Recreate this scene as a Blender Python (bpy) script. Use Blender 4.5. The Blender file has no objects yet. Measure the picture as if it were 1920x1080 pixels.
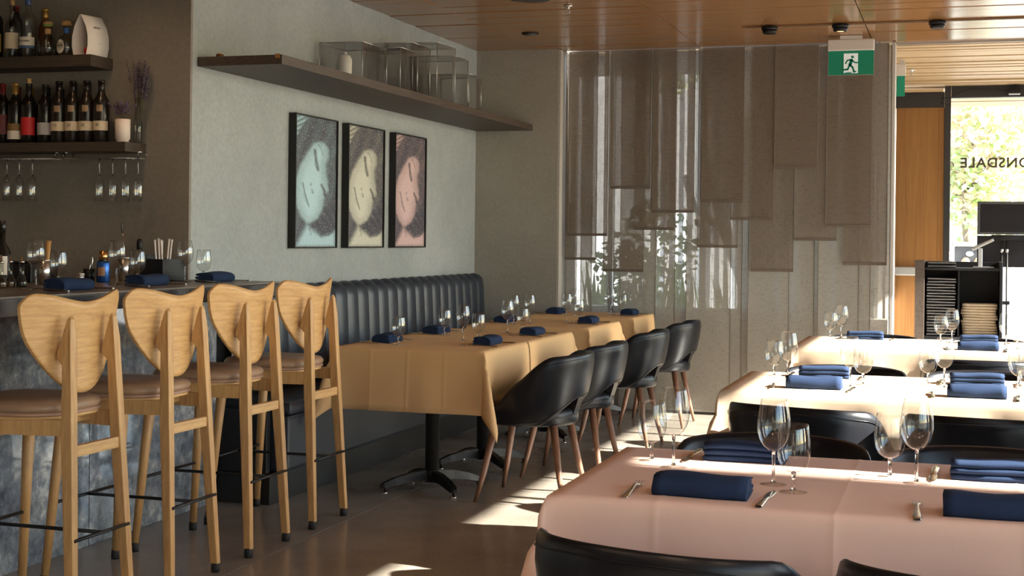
import bpy, bmesh, math, random
import numpy as np
from mathutils import Vector, Matrix

scene = bpy.context.scene
COL = scene.collection
random.seed(7)

# ------------------------------------------------------------------ camera, sky, sun, exposure
YAW = math.atan(840 / 2667.0)
ROLL = math.atan(0.0113)
cam_data = bpy.data.cameras.new('camera')
cam_data.sensor_width = 36.0
cam_data.lens = 2667 / 1920 * 36
cam_data.shift_y = -91.5 / 1920
cam_data.clip_start = 0.05
cam_data.clip_end = 300
cam = bpy.data.objects.new('camera', cam_data)
COL.objects.link(cam)
_R = Vector((math.cos(YAW), math.sin(YAW), 0))
_F = Vector((-math.sin(YAW), math.cos(YAW), 0))
_U = Vector((0, 0, 1))
_cr = _R * math.cos(ROLL) + _U * math.sin(ROLL)
_cu = _U * math.cos(ROLL) - _R * math.sin(ROLL)
_cb = -_F
cam.matrix_world = Matrix(((_cr.x, _cu.x, _cb.x, 0), (_cr.y, _cu.y, _cb.y, 0), (_cr.z, _cu.z, _cb.z, 1.3), (0, 0, 0, 1)))
scene.camera = cam

SUN_EL = math.atan(0.55)
SUN_AZ = math.radians(-3)          # measured from +X towards +Y
world = bpy.data.worlds.new('sky')
scene.world = world
world.use_nodes = True
wn = world.node_tree
wn.nodes.clear()
wo = wn.nodes.new('ShaderNodeOutputWorld')
bg = wn.nodes.new('ShaderNodeBackground')
sky = wn.nodes.new('ShaderNodeTexSky')
sky.sky_type = 'NISHITA'
sky.sun_disc = False
sky.sun_elevation = SUN_EL
sky.sun_rotation = math.radians(93)
sky.air_density = 1.0
sky.dust_density = 0.6
sky.ozone_density = 1.0
bg.inputs['Strength'].default_value = 1.8
wn.links.new(sky.outputs[0], bg.inputs['Color'])
wn.links.new(bg.outputs[0], wo.inputs['Surface'])

sun_data = bpy.data.lights.new('sun', 'SUN')
sun_data.energy = 135.0
sun_data.angle = math.radians(0.6)
sun_data.color = (1.0, 0.94, 0.84)
sun = bpy.data.objects.new('sun', sun_data)
COL.objects.link(sun)
sd = Vector((math.cos(SUN_EL) * math.cos(SUN_AZ), math.cos(SUN_EL) * math.sin(SUN_AZ), math.sin(SUN_EL)))
sun.rotation_euler = sd.to_track_quat('Z', 'Y').to_euler()
sun.location = sd * 40

vs = scene.view_settings
vs.view_transform = 'Standard'
vs.look = 'None'
vs.gamma = 1.0
vs.use_curve_mapping = False
vs.exposure = -1.27
scene.display_settings.display_device = 'sRGB'
cy = scene.cycles
cy.max_bounces = 8
cy.diffuse_bounces = 4
cy.glossy_bounces = 4
cy.transmission_bounces = 8
cy.transparent_max_bounces = 18
cy.caustics_reflective = True
cy.caustics_refractive = False
cy.blur_glossy = 1.0
cy.sample_clamp_indirect = 6.0
cy.use_denoising = True

# ------------------------------------------------------------------ materials
MATS = {}


def nodes_of(name):
    m = bpy.data.materials.new(name)
    m.use_nodes = True
    nt = m.node_tree
    nt.nodes.clear()
    out = nt.nodes.new('ShaderNodeOutputMaterial')
    MATS[name] = m
    return m, nt, out


def pbsdf(nt, color=(0.5, 0.5, 0.5), rough=0.5, metal=0.0, spec=0.5, **kw):
    b = nt.nodes.new('ShaderNodeBsdfPrincipled')
    b.inputs['Base Color'].default_value = (*color, 1)
    b.inputs['Roughness'].default_value = rough
    b.inputs['Metallic'].default_value = metal
    b.inputs['Specular IOR Level'].default_value = spec
    for k, v in kw.items():
        b.inputs[k].default_value = v
    return b


def coords(nt, scale=(1, 1, 1), obj=True):
    tc = nt.nodes.new('ShaderNodeTexCoord')
    mp = nt.nodes.new('ShaderNodeMapping')
    mp.inputs['Scale'].default_value = scale
    nt.links.new(tc.outputs['Object' if obj else 'Generated'], mp.inputs['Vector'])
    return mp.outputs[0]


def wcoords(nt, scale=(1, 1, 1)):
    g = nt.nodes.new('ShaderNodeNewGeometry')
    mp = nt.nodes.new('ShaderNodeMapping')
    mp.inputs['Scale'].default_value = scale
    nt.links.new(g.outputs['Position'], mp.inputs['Vector'])
    return mp.outputs[0]


def noise(nt, vec, scale, detail=4, rough=0.55):
    n = nt.nodes.new('ShaderNodeTexNoise')
    n.inputs['Scale'].default_value = scale
    n.inputs['Detail'].default_value = detail
    n.inputs['Roughness'].default_value = rough
    nt.links.new(vec, n.inputs['Vector'])
    return n.outputs[0]


def ramp(nt, fac, stops):
    r = nt.nodes.new('ShaderNodeValToRGB')
    e = r.color_ramp.elements
    e[0].position, e[0].color = stops[0][0], (*stops[0][1], 1)
    e[1].position, e[1].color = stops[-1][0], (*stops[-1][1], 1)
    for p, c in stops[1:-1]:
        x = e.new(p)
        x.color = (*c, 1)
    nt.links.new(fac, r.inputs[0])
    return r.outputs[0]


def bump(nt, b, h, strength=0.2, dist=0.01):
    n = nt.nodes.new('ShaderNodeBump')
    n.inputs['Strength'].default_value = strength
    n.inputs['Distance'].default_value = dist
    nt.links.new(h, n.inputs['Height'])
    nt.links.new(n.outputs[0], b.inputs['Normal'])


def simple(name, color, rough=0.5, metal=0.0, spec=0.5, var=0.0, vscale=20, bmp=0.0, bscale=200, **kw):
    m, nt, out = nodes_of(name)
    b = pbsdf(nt, color, rough, metal, spec, **kw)
    v = coords(nt)
    if var:
        n = noise(nt, v, vscale)
        c = ramp(nt, n, [(0.3, tuple(x * (1 - var) for x in color)), (0.7, tuple(min(1, x * (1 + var)) for x in color))])
        nt.links.new(c, b.inputs['Base Color'])
    if bmp:
        bump(nt, b, noise(nt, v, bscale), bmp, 0.002)
    nt.links.new(b.outputs[0], out.inputs[0])
    return m


def wood(name, dark, light, grain=(1, 14, 14), scale=6, rough=0.45, world_space=False, bmp=0.05, spec=0.4):
    m, nt, out = nodes_of(name)
    b = pbsdf(nt, light, rough, 0, spec)
    v = wcoords(nt, grain) if world_space else coords(nt, grain)
    n = noise(nt, v, scale, 6, 0.65)
    n2 = noise(nt, v, scale * 5, 3, 0.6)
    mx = nt.nodes.new('ShaderNodeMath')
    mx.operation = 'MULTIPLY_ADD'
    nt.links.new(n2, mx.inputs[0])
    mx.inputs[1].default_value = 0.35
    nt.links.new(n, mx.inputs[2])
    c = ramp(nt, mx.outputs[0], [(0.45, dark), (0.62, tuple((a + d) / 2 for a, d in zip(dark, light))), (0.8, light)])
    nt.links.new(c, b.inputs['Base Color'])
    if bmp:
        bump(nt, b, mx.outputs[0], bmp, 0.002)
    nt.links.new(b.outputs[0], out.inputs[0])
    return m


def plaster(name, c0, c1):
    m, nt, out = nodes_of(name)
    b = pbsdf(nt, c0, 0.75, 0, 0.25)
    v = wcoords(nt)
    n = noise(nt, v, 1.6, 6, 0.65)
    n2 = noise(nt, v, 45, 5, 0.7)
    c = ramp(nt, n, [(0.32, c0), (0.68, c1)])
    mx = nt.nodes.new('ShaderNodeMixRGB')
    mx.blend_type = 'OVERLAY'
    mx.inputs[0].default_value = 0.25
    nt.links.new(c, mx.inputs[1])
    nt.links.new(n2, mx.inputs[2])
    nt.links.new(mx.outputs[0], b.inputs['Base Color'])
    bump(nt, b, n2, 0.22, 0.006)
    nt.links.new(b.outputs[0], out.inputs[0])
    return m


plaster('plaster_cool_lit', (0.265, 0.292, 0.295), (0.335, 0.362, 0.365))  # wall plaster tinted cool to carry the window light
plaster('plaster_dim', (0.185, 0.168, 0.145), (0.235, 0.213, 0.185))  # same plaster, darkened and warmed for the dim bar side
plaster('plaster_half_dim', (0.30, 0.28, 0.245), (0.36, 0.335, 0.295))  # same plaster, partly darkened for the shaded back corner
plaster('plaster_plain', (0.40, 0.37, 0.33), (0.46, 0.43, 0.39))

# polished concrete
m, nt, out = nodes_of('concrete_floor')
b = pbsdf(nt, (0.2, 0.18, 0.15), 0.2, 0, 0.5)
v = wcoords(nt)
n1 = noise(nt, v, 1.3, 5, 0.6)
n2 = noise(nt, v, 130, 3, 0.6)
c1 = ramp(nt, n1, [(0.3, (0.205, 0.175, 0.145)), (0.7, (0.30, 0.262, 0.22))])
mx = nt.nodes.new('ShaderNodeMixRGB')
mx.blend_type = 'OVERLAY'
mx.inputs[0].default_value = 0.55
nt.links.new(c1, mx.inputs[1])
nt.links.new(n2, mx.inputs[2])
nt.links.new(mx.outputs[0], b.inputs['Base Color'])
r = ramp(nt, n1, [(0.3, (0.16, 0.16, 0.16)), (0.7, (0.27, 0.27, 0.27))])
nt.links.new(r, b.inputs['Roughness'])
nt.links.new(b.outputs[0], out.inputs[0])

# marble
m, nt, out = nodes_of('marble_grey')
b = pbsdf(nt, (0.2, 0.22, 0.25), 0.06, 0, 1.0)
v = wcoords(nt, (1, 1, 1))
n1 = noise(nt, v, 4.5, 10, 0.72)
n2 = noise(nt, v, 20, 8, 0.75)
mu = nt.nodes.new('ShaderNodeMath')
mu.operation = 'MULTIPLY_ADD'
nt.links.new(n2, mu.inputs[0])
mu.inputs[1].default_value = 0.6
nt.links.new(n1, mu.inputs[2])
c = ramp(nt, mu.outputs[0], [(0.60, (0.06, 0.07, 0.09)), (0.76, (0.16, 0.185, 0.22)), (0.88, (0.30, 0.32, 0.34)), (0.97, (0.62, 0.62, 0.6))])
nt.links.new(c, b.inputs['Base Color'])
nt.links.new(b.outputs[0], out.inputs[0])

wood('oak', (0.42, 0.225, 0.08), (0.62, 0.37, 0.155), (1.5, 1.5, 16), 5, 0.42)
wood('oak_leg', (0.38, 0.20, 0.072), (0.55, 0.32, 0.13), (16, 16, 1.5), 4, 0.42)
wood('ceiling_wood', (0.20, 0.092, 0.034), (0.33, 0.17, 0.07), (0.8, 40, 40), 2.6, 0.17, True, 0.03, 0.9)
wood('soffit_wood', (0.46, 0.31, 0.165), (0.66, 0.48, 0.28), (0.8, 22, 22), 2.6, 0.45, True)
wood('door_wood', (0.20, 0.085, 0.02), (0.28, 0.13, 0.036), (22, 22, 0.8), 2.0, 0.45, True)  # wood colour darkened overall for the shade in the entry
wood('dark_shelf', (0.035, 0.025, 0.02), (0.075, 0.055, 0.043), (16, 1.2, 16), 4, 0.5)
wood('dark_shelf_x', (0.03, 0.022, 0.017), (0.065, 0.047, 0.036), (1.2, 16, 16), 4, 0.5)
wood('walnut_leg', (0.14, 0.068, 0.04), (0.23, 0.12, 0.078), (30, 30, 1), 4, 0.3)
simple('bar_top_stone', (0.030, 0.030, 0.034), 0.22, 0, 0.5, 0.25, 5)
simple('bar_top_surface', (0.16, 0.125, 0.095), 0.3, 0, 0.5, 0.2, 8)
simple('dark_steel', (0.018, 0.018, 0.02), 0.38, 0.2, 0.5, 0.15, 8)
simple('column_steel', (0.10, 0.10, 0.105), 0.28, 0.85)
simple('black_metal', (0.012, 0.012, 0.013), 0.4, 0.4)
simple('black_plastic', (0.010, 0.010, 0.012), 0.38, 0, 0.25)
simple('black_frame', (0.010, 0.0095, 0.009), 0.5)
simple('rubber', (0.012, 0.012, 0.014), 0.7)
simple('chrome', (0.75, 0.75, 0.76), 0.12, 1.0)
simple('brushed_steel', (0.62, 0.62, 0.62), 0.26, 1.0)
simple('cutlery_steel', (0.62, 0.58, 0.53), 0.16, 1.0)
simple('aluminium', (0.55, 0.56, 0.57), 0.38, 0.9)
simple('leather_black', (0.0075, 0.008, 0.0105), 0.30, 0, 0.24, 0.1, 30, 0.12, 420)
simple('leather_blue', (0.018, 0.024, 0.036), 0.40, 0, 0.5, 0.1, 30, 0.10, 380)
simple('leather_brown', (0.30, 0.185, 0.115), 0.42, 0, 0.4, 0.08, 30, 0.08, 380)
simple('leather_edge', (0.36, 0.21, 0.14), 0.5)
simple('cloth_sunlit', (0.66, 0.50, 0.36), 0.85, 0, 0.2, 0.04, 900, 0.10, 900)  # paler cloth copy, lightened for the sun on these tables
simple('cloth_tan', (0.62, 0.395, 0.195), 0.85, 0, 0.2, 0.04, 900, 0.10, 900)
simple('cloth_pink', (0.70, 0.49, 0.41), 0.85, 0, 0.2, 0.04, 900, 0.10, 900)
simple('napkin_blue', (0.016, 0.030, 0.070), 0.9, 0, 0.15, 0.2, 700, 0.25, 800)
simple('beige_linen', (0.42, 0.33, 0.235), 0.9, 0, 0.1, 0.08, 40)
simple('white_paper', (0.66, 0.62, 0.60), 0.7)
simple('white_ceramic', (0.72, 0.62, 0.56), 0.45)
simple('white_plastic', (0.74, 0.74, 0.72), 0.4)
simple('ink', (0.03, 0.025, 0.025), 0.7)
simple('letter_brown', (0.055, 0.035, 0.028), 0.6)
simple('bottle_dark', (0.008, 0.007, 0.006), 0.16, 0, 0.32)
simple('bottle_brown', (0.012, 0.009, 0.007), 0.24, 0, 0.35)
simple('capsule_red', (0.13, 0.012, 0.012), 0.4, 0.2)
simple('capsule_gold', (0.42, 0.25, 0.07), 0.35, 0.7)
simple('capsule_black', (0.012, 0.011, 0.011), 0.35)
simple('capsule_blue', (0.03, 0.06, 0.16), 0.35, 0.3)
simple('neck_blue', (0.03, 0.13, 0.42), 0.4)
simple('cork', (0.48, 0.29, 0.13), 0.8, 0, 0.2, 0.15, 90)
simple('green_ribbon', (0.12, 0.25, 0.03), 0.6)
simple('label_cream', (0.62, 0.52, 0.38), 0.75)
simple('label_white', (0.66, 0.60, 0.53), 0.75)
simple('label_grey', (0.38, 0.36, 0.38), 0.75)
simple('label_red', (0.48, 0.012, 0.015), 0.6)
simple('label_maroon', (0.10, 0.012, 0.015), 0.6)
simple('label_amber', (0.20, 0.11, 0.035), 0.6)
simple('label_blue', (0.04, 0.10, 0.22), 0.6)
simple('label_gold', (0.62, 0.40, 0.10), 0.4, 0.5)
simple('emboss_gold', (0.30, 0.20, 0.12), 0.5, 0.4)
simple('apple_red', (0.40, 0.010, 0.012), 0.3, 0, 0.5, 0.3, 14)
simple('amber_liquid', (0.10, 0.04, 0.012), 0.08)
simple('lavender', (0.10, 0.075, 0.115), 0.9, 0, 0.1, 0.3, 60)
simple('stem_green', (0.11, 0.095, 0.055), 0.9)
simple('can_blue', (0.02, 0.09, 0.32), 0.25, 0.6)
simple('can_rust', (0.30, 0.16, 0.09), 0.5)
simple('copper', (0.72, 0.40, 0.16), 0.22, 1.0)
simple('muddler_wood', (0.36, 0.19, 0.06), 0.6)
simple('exit_green', (0.0, 0.20, 0.12), 0.4, 0, 0.5, **{'Emission Color': (0.0, 0.30, 0.17, 1), 'Emission Strength': 0.10})
simple('exit_white', (0.8, 0.85, 0.85), 0.4, 0, 0.5, **{'Emission Color': (0.8, 0.9, 0.9, 1), 'Emission Strength': 0.45})
simple('exit_housing', (0.60, 0.56, 0.53), 0.5)
simple('grey_soft', (0.42, 0.40, 0.38), 0.6)
simple('lamp_glow', (1, 0.7, 0.4), 0.5, 0, 0.5, **{'Emission Color': (1, 0.55, 0.25, 1), 'Emission Strength': 4.0})
simple('joint_dark', (0.035, 0.03, 0.026), 0.9)
simple('track_brown', (0.20, 0.095, 0.035), 0.5)
simple('bronze_frame', (0.018, 0.017, 0.018), 0.5)
simple('screen_black', (0.008, 0.008, 0.012), 0.25)
simple('frame_grey', (0.10, 0.10, 0.105), 0.45, 0.4)
simple('pavement', (0.11, 0.108, 0.105), 0.9, 0, 0.2, 0.08, 2)  # kept dark so less sunlight bounces indoors
simple('reflector_pale', (0.55, 0.54, 0.52), 0.9, 0, 0.2, 0.06, 2)  # lightened ground that bounces glare onto the ceiling
simple('siding', (0.74, 0.74, 0.74), 0.6, 0, 0.3, 0.04, 6)
simple('leaf_green', (0.52, 0.66, 0.28), 0.6)  # leaf colours here lightened to stand for overexposed daylight
simple('leaf_lime', (0.72, 0.74, 0.42), 0.6)
simple('leaf_rust', (0.78, 0.62, 0.46), 0.6)
simple('bark', (0.25, 0.20, 0.16), 0.9, 0, 0.1, 0.3, 8)
simple('shrub_leaf', (0.10, 0.19, 0.045), 0.6)
simple('birch_white', (0.72, 0.70, 0.66), 0.8, 0, 0.2, 0.15, 12)
simple('planter_grey', (0.30, 0.30, 0.29), 0.8)
simple('cushion_tan', (0.55, 0.36, 0.22), 0.8)
simple('cushion_white', (0.75, 0.73, 0.70), 0.8)


def thin_glass(name, tint=(0.96, 0.98, 0.97), mul=1.0, rough=0.02, base=0.02):
    m, nt, out = nodes_of(name)
    t = nt.nodes.new('ShaderNodeBsdfTransparent')
    t.inputs[0].default_value = (*tint, 1)
    g = nt.nodes.new('ShaderNodeBsdfGlossy')
    g.inputs['Roughness'].default_value = rough
    f = nt.nodes.new('ShaderNodeLayerWeight')
    f.inputs['Blend'].default_value = 0.5
    pw = nt.nodes.new('ShaderNodeMath')
    pw.operation = 'POWER'
    nt.links.new(f.outputs['Facing'], pw.inputs[0])
    pw.inputs[1].default_value = 4.0
    ma = nt.nodes.new('ShaderNodeMath')
    ma.operation = 'MULTIPLY_ADD'
    ma.use_clamp = True
    nt.links.new(pw.outputs[0], ma.inputs[0])
    ma.inputs[1].default_value = mul
    ma.inputs[2].default_value = base
    mix = nt.nodes.new('ShaderNodeMixShader')
    nt.links.new(ma.outputs[0], mix.inputs[0])
    nt.links.new(t.outputs[0], mix.inputs[1])
    nt.links.new(g.outputs[0], mix.inputs[2])
    nt.links.new(mix.outputs[0], out.inputs[0])
    return m


thin_glass('wine_glass', (0.95, 0.965, 0.965), 0.9, 0.02, 0.11)
thin_glass('window_glass', (0.97, 0.985, 0.98), 0.7, 0.0, 0.03)
thin_glass('acrylic', (0.97, 0.965, 0.96), 0.6, 0.05, 0.04)
thin_glass('acrylic_edge', (0.80, 0.80, 0.78), 0.5, 0.3, 0.6)
thin_glass('bottle_clear', (0.80, 0.82, 0.80), 1.2, 0.04, 0.05)
m, nt, out = nodes_of('glass_stem')
g = nt.nodes.new('ShaderNodeBsdfGlass')
g.inputs['IOR'].default_value = 1.5
g.inputs['Roughness'].default_value = 0.0
nt.links.new(g.outputs[0], out.inputs[0])


def sheer(name, color, open_frac, trans):
    """loosely woven linen: yarn that reflects and lets light through, and open holes between the yarns"""
    m, nt, out = nodes_of(name)
    d = nt.nodes.new('ShaderNodeBsdfDiffuse')
    t = nt.nodes.new('ShaderNodeBsdfTranslucent')
    v = wcoords(nt, (260, 260, 30))
    n = noise(nt, v, 1.0, 3)
    v2 = wcoords(nt, (24, 24, 260))
    n2 = noise(nt, v2, 1.0, 3)
    ad = nt.nodes.new('ShaderNodeMath')
    ad.operation = 'MULTIPLY_ADD'
    nt.links.new(n2, ad.inputs[0])
    ad.inputs[1].default_value = 1.0
    nt.links.new(n, ad.inputs[2])
    c = ramp(nt, ad.outputs[0], [(0.75, tuple(x * 0.72 for x in color)), (1.25, tuple(min(1, x * 1.25) for x in color))])
    nt.links.new(c, d.inputs[0])
    nt.links.new(c, t.inputs[0])
    m1 = nt.nodes.new('ShaderNodeMixShader')
    m1.inputs[0].default_value = trans
    nt.links.new(d.outputs[0], m1.inputs[1])
    nt.links.new(t.outputs[0], m1.inputs[2])
    tr = nt.nodes.new('ShaderNodeBsdfTransparent')
    m2 = nt.nodes.new('ShaderNodeMixShader')
    o = ramp(nt, ad.outputs[0], [(0.7, (open_frac * 0.3,) * 3), (1.3, (open_frac * 1.7,) * 3)])
    nt.links.new(o, m2.inputs[0])
    nt.links.new(m1.outputs[0], m2.inputs[1])
    nt.links.new(tr.outputs[0], m2.inputs[2])
    nt.links.new(m2.outputs[0], out.inputs[0])
    return m


sheer('linen_sheer', (0.38, 0.35, 0.305), 0.15, 0.35)
sheer('linen_dense', (0.27, 0.22, 0.175), 0.14, 0.5)
simple('linen_hem', (0.13, 0.10, 0.08), 0.9)
simple('linen_side_hem', (0.17, 0.14, 0.11), 0.9)

# portrait prints: the lightness of the print is stored on the mesh, the tint belongs to each print
for nm, tint in (('print_blue', (0.50, 0.72, 0.80)), ('print_cream', (0.70, 0.70, 0.60)), ('print_pink', (0.72, 0.52, 0.52))):
    m, nt, out = nodes_of(nm)
    b = pbsdf(nt, tint, 0.45)
    a = nt.nodes.new('ShaderNodeAttribute')
    a.attribute_name = 'ink'
    v = coords(nt)
    n = noise(nt, v, 60, 6, 0.8)
    ma = nt.nodes.new('ShaderNodeMath')
    ma.operation = 'MULTIPLY_ADD'
    nt.links.new(n, ma.inputs[0])
    ma.inputs[1].default_value = 0.5
    sb = nt.nodes.new('ShaderNodeMath')
    sb.operation = 'SUBTRACT'
    nt.links.new(a.outputs['Fac'], sb.inputs[0])
    sb.inputs[1].default_value = 0.25
    nt.links.new(sb.outputs[0], ma.inputs[2])
    c = ramp(nt, ma.outputs[0], [(0.08, (0.055, 0.055, 0.075)), (0.42, tuple(x * 0.30 for x in tint)), (0.92, tuple(x * 0.86 for x in tint))])
    vo = nt.nodes.new('ShaderNodeTexVoronoi')
    vo.inputs['Scale'].default_value = 75
    nt.links.new(v, vo.inputs['Vector'])
    gl = ramp(nt, vo.outputs['Distance'], [(0.13, (1, 1, 1)), (0.20, (0, 0, 0))])
    mx = nt.nodes.new('ShaderNodeMixRGB')
    nt.links.new(gl, mx.inputs[0])
    nt.links.new(c, mx.inputs[1])
    mx.inputs[2].default_value = (0.75, 0.78, 0.82, 1)
    nt.links.new(mx.outputs[0], b.inputs['Base Color'])
    nt.links.new(b.outputs[0], out.inputs[0])

# ------------------------------------------------------------------ mesh helpers


class MB:
    def __init__(self):
        self.v, self.f, self.s = [], [], []

    def face(self, idx, smooth=False):
        self.f.append(tuple(idx))
        self.s.append(smooth)

    def box(self, x0, x1, y0, y1, z0, z1):
        n = len(self.v)
        self.v += [(x0, y0, z0), (x1, y0, z0), (x1, y1, z0), (x0, y1, z0), (x0, y0, z1), (x1, y0, z1), (x1, y1, z1), (x0, y1, z1)]
        for q in ((0, 3, 2, 1), (4, 5, 6, 7), (0, 1, 5, 4), (1, 2, 6, 5), (2, 3, 7, 6), (3, 0, 4, 7)):
            self.face([n + i for i in q])
        return self

    def cbox(self, x0, x1, y0, y1, z0, z1, b=0.005):
        """box with chamfered edges"""
        bm = bmesh.new()
        bmesh.ops.create_cube(bm, size=1)
        for vv in bm.verts:
            vv.co = Vector(((x0 + x1) / 2 + vv.co.x * (x1 - x0), (y0 + y1) / 2 + vv.co.y * (y1 - y0), (z0 + z1) / 2 + vv.co.z * (z1 - z0)))
        bmesh.ops.bevel(bm, geom=list(bm.edges), offset=b, segments=2, profile=0.6, affect='EDGES')
        return self.bm(bm, False)

    def bm(self, bm, smooth=True):
        n = len(self.v)
        bm.verts.index_update()
        self.v += [tuple(x.co) for x in bm.verts]
        for f in bm.faces:
            self.face([n + x.index for x in f.verts], smooth)
        bm.free()
        return self

    def lathe(self, prof, seg=24, c=(0, 0, 0), cap0=True, cap1=False, smooth=True):
        n = len(self.v)
        m = len(prof)
        for k in range(seg):
            a = 2 * math.pi * k / seg
            for r_, z in prof:
                self.v.append((c[0] + r_ * math.cos(a), c[1] + r_ * math.sin(a), c[2] + z))
        for k in range(seg):
            k2 = (k + 1) % seg
            for i in range(m - 1):
                self.face((n + k * m + i, n + k2 * m + i, n + k2 * m + i + 1, n + k * m + i + 1), smooth)
        if cap0 and prof[0][0] > 1e-6:
            self.face([n + k * m for k in range(seg)][::-1])
        if cap1 and prof[-1][0] > 1e-6:
            self.face([n + k * m + m - 1 for k in range(seg)])
        return self

    def tube(self, pts, r, seg=8, caps=True, r2=None, squash=None):
        pts = [Vector(p) for p in pts]
        n = len(self.v)
        rings = len(pts)
        for i, p in enumerate(pts):
            d = (pts[min(i + 1, rings - 1)] - pts[max(i - 1, 0)]).normalized()
            up = Vector((0, 0, 1)) if abs(d.z) < 0.9 else Vector((1, 0, 0))
            a = d.cross(up).normalized()
            bb = a.cross(d).normalized()
            rr = r if r2 is None else r + (r2 - r) * i / max(rings - 1, 1)
            for k in range(seg):
                t = 2 * math.pi * k / seg
                q = p + a * math.cos(t) * rr + bb * math.sin(t) * rr
                self.v.append(tuple(q))
        for i in range(rings - 1):
            for k in range(seg):
                k2 = (k + 1) % seg
                self.face((n + i * seg + k, n + i * seg + k2, n + (i + 1) * seg + k2, n + (i + 1) * seg + k), True)
        if caps:
            self.face([n + k for k in range(seg)][::-1])
            self.face([n + (rings - 1) * seg + k for k in range(seg)])
        return self

    def grid(self, P, close_u=False, smooth=True):
        """P[i][j] points"""
        n = len(self.v)
        a, b_ = len(P), len(P[0])
        for row in P:
            self.v += [tuple(p) for p in row]
        for i in range(a if close_u else a - 1):
            i2 = (i + 1) % a
            for j in range(b_ - 1):
                self.face((n + i * b_ + j, n + i2 * b_ + j, n + i2 * b_ + j + 1, n + i * b_ + j + 1), smooth)
        return self

    def prism(self, poly, axis, lo, hi):
        """poly 2D extruded along axis; poly coords are the two other axes in order"""
        n = len(self.v)
        k = len(poly)
        for t in (lo, hi):
            for p, q in poly:
                self.v.append((t, p, q) if axis == 'x' else (p, t, q) if axis == 'y' else (p, q, t))
        self.face([n + i for i in range(k)])
        self.face([n + k + i for i in range(k)][::-1])
        for i in range(k):
            j = (i + 1) % k
            self.face((n + i, n + k + i, n + k + j, n + j))
        return self

    def mesh(self, name, mat, fix=True):
        me = bpy.data.meshes.new(name)
        me.from_pydata(self.v, [], self.f)
        me.polygons.foreach_set('use_smooth', self.s)
        if fix:
            b_ = bmesh.new()
            b_.from_mesh(me)
            bmesh.ops.recalc_face_normals(b_, faces=list(b_.faces))
            b_.to_mesh(me)
            b_.free()
        me.materials.append(MATS[mat])
        me.update()
        return me

    def build(self, name, mat, parent=None, loc=(0, 0, 0), rz=0.0, fix=True):
        return link(name, self.mesh(name, mat, fix), parent, loc, rz)


def link(name, me, parent=None, loc=(0, 0, 0), rz=0.0):
    o = bpy.data.objects.new(name, me)
    COL.objects.link(o)
    o.parent = parent
    o.location = loc
    o.rotation_euler = (0, 0, rz)
    return o


def tag(o, label=None, cat=None, group=None, kind=None):
    if label:
        o['label'] = label
    if cat:
        o['category'] = cat
    if group:
        o['group'] = group
    if kind:
        o['kind'] = kind
    return o


def thing(name, label, cat, loc=(0, 0, 0), rz=0.0, group=None):
    o = link(name, None, None, loc, rz)
    return tag(o, label, cat, group)


def struct(name, mb, mat, label=None, parent=None, loc=(0, 0, 0)):
    o = mb.build(name, mat, parent, loc)
    if parent is None:
        o['kind'] = 'structure'
    if label:
        o['label'] = label
    return o


def copy_tree(o, parent=None, loc=None, rz=None, label=None, group=None):
    c = o.copy()
    COL.objects.link(c)
    c.parent = parent
    if loc is not None:
        c.location = loc
    if rz is not None:
        c.rotation_euler = (0, 0, rz)
    if label:
        c['label'] = label
    if group:
        c['group'] = group
    for ch in list(o.children):
        copy_tree(ch, c)
    return c


def text(name, s, size, mat, parent=None, loc=(0, 0, 0), rot=(0, 0, 0), ext=0.0006, align='CENTER', space=1.0, mirror=False, bold=0.0):
    cu = bpy.data.curves.new(name, 'FONT')
    cu.body = s
    cu.size = size
    cu.extrude = ext
    cu.offset = size * bold
    cu.align_x = align
    cu.align_y = 'CENTER'
    cu.space_character = space
    cu.resolution_u = 3
    t = bpy.data.objects.new(name + '_curve', cu)
    COL.objects.link(t)
    dg = bpy.context.evaluated_depsgraph_get()
    me = bpy.data.meshes.new_from_object(t.evaluated_get(dg))
    bpy.data.objects.remove(t)
    me.name = name
    me.materials.clear()
    me.materials.append(MATS[mat])
    o = link(name, me, parent, loc)
    o.rotation_euler = rot
    if mirror:
        for vv in me.vertices:
            vv.co.x = -vv.co.x
        me.flip_normals()
    return o


def smooth01(x):
    x = max(0.0, min(1.0, x))
    return x * x * (3 - 2 * x)

# ------------------------------------------------------------------ the room
XW, YBK, CEIL, YBAR, XF, YEND = -3.585, 10.42, 2.75, 6.136, 1.5, 13.7
box = lambda *a: MB().box(*a)

# floor: saw-cut polished slabs over a dark joint bed
floor = struct('floor', box(-7, XF + 0.2, -3, YEND, -0.08, -0.006), 'joint_dark', 'polished brown concrete floor with thin saw-cut joints')
YJ = [-3, 6.64, 7.02, 7.37, 7.75, 8.12, 8.5, 8.88, 9.26, 9.64, 10.02, 10.4, YEND]
for i in range(len(YJ) - 1):
    box(-2.671, XF + 0.2, YJ[i] + (0.003 if i else 0), YJ[i + 1] - 0.003, -0.02, 0).build('slab', 'concrete_floor', floor)
box(-7, -2.679, -3, YEND, -0.02, 0).build('slab', 'concrete_floor', floor)

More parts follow.
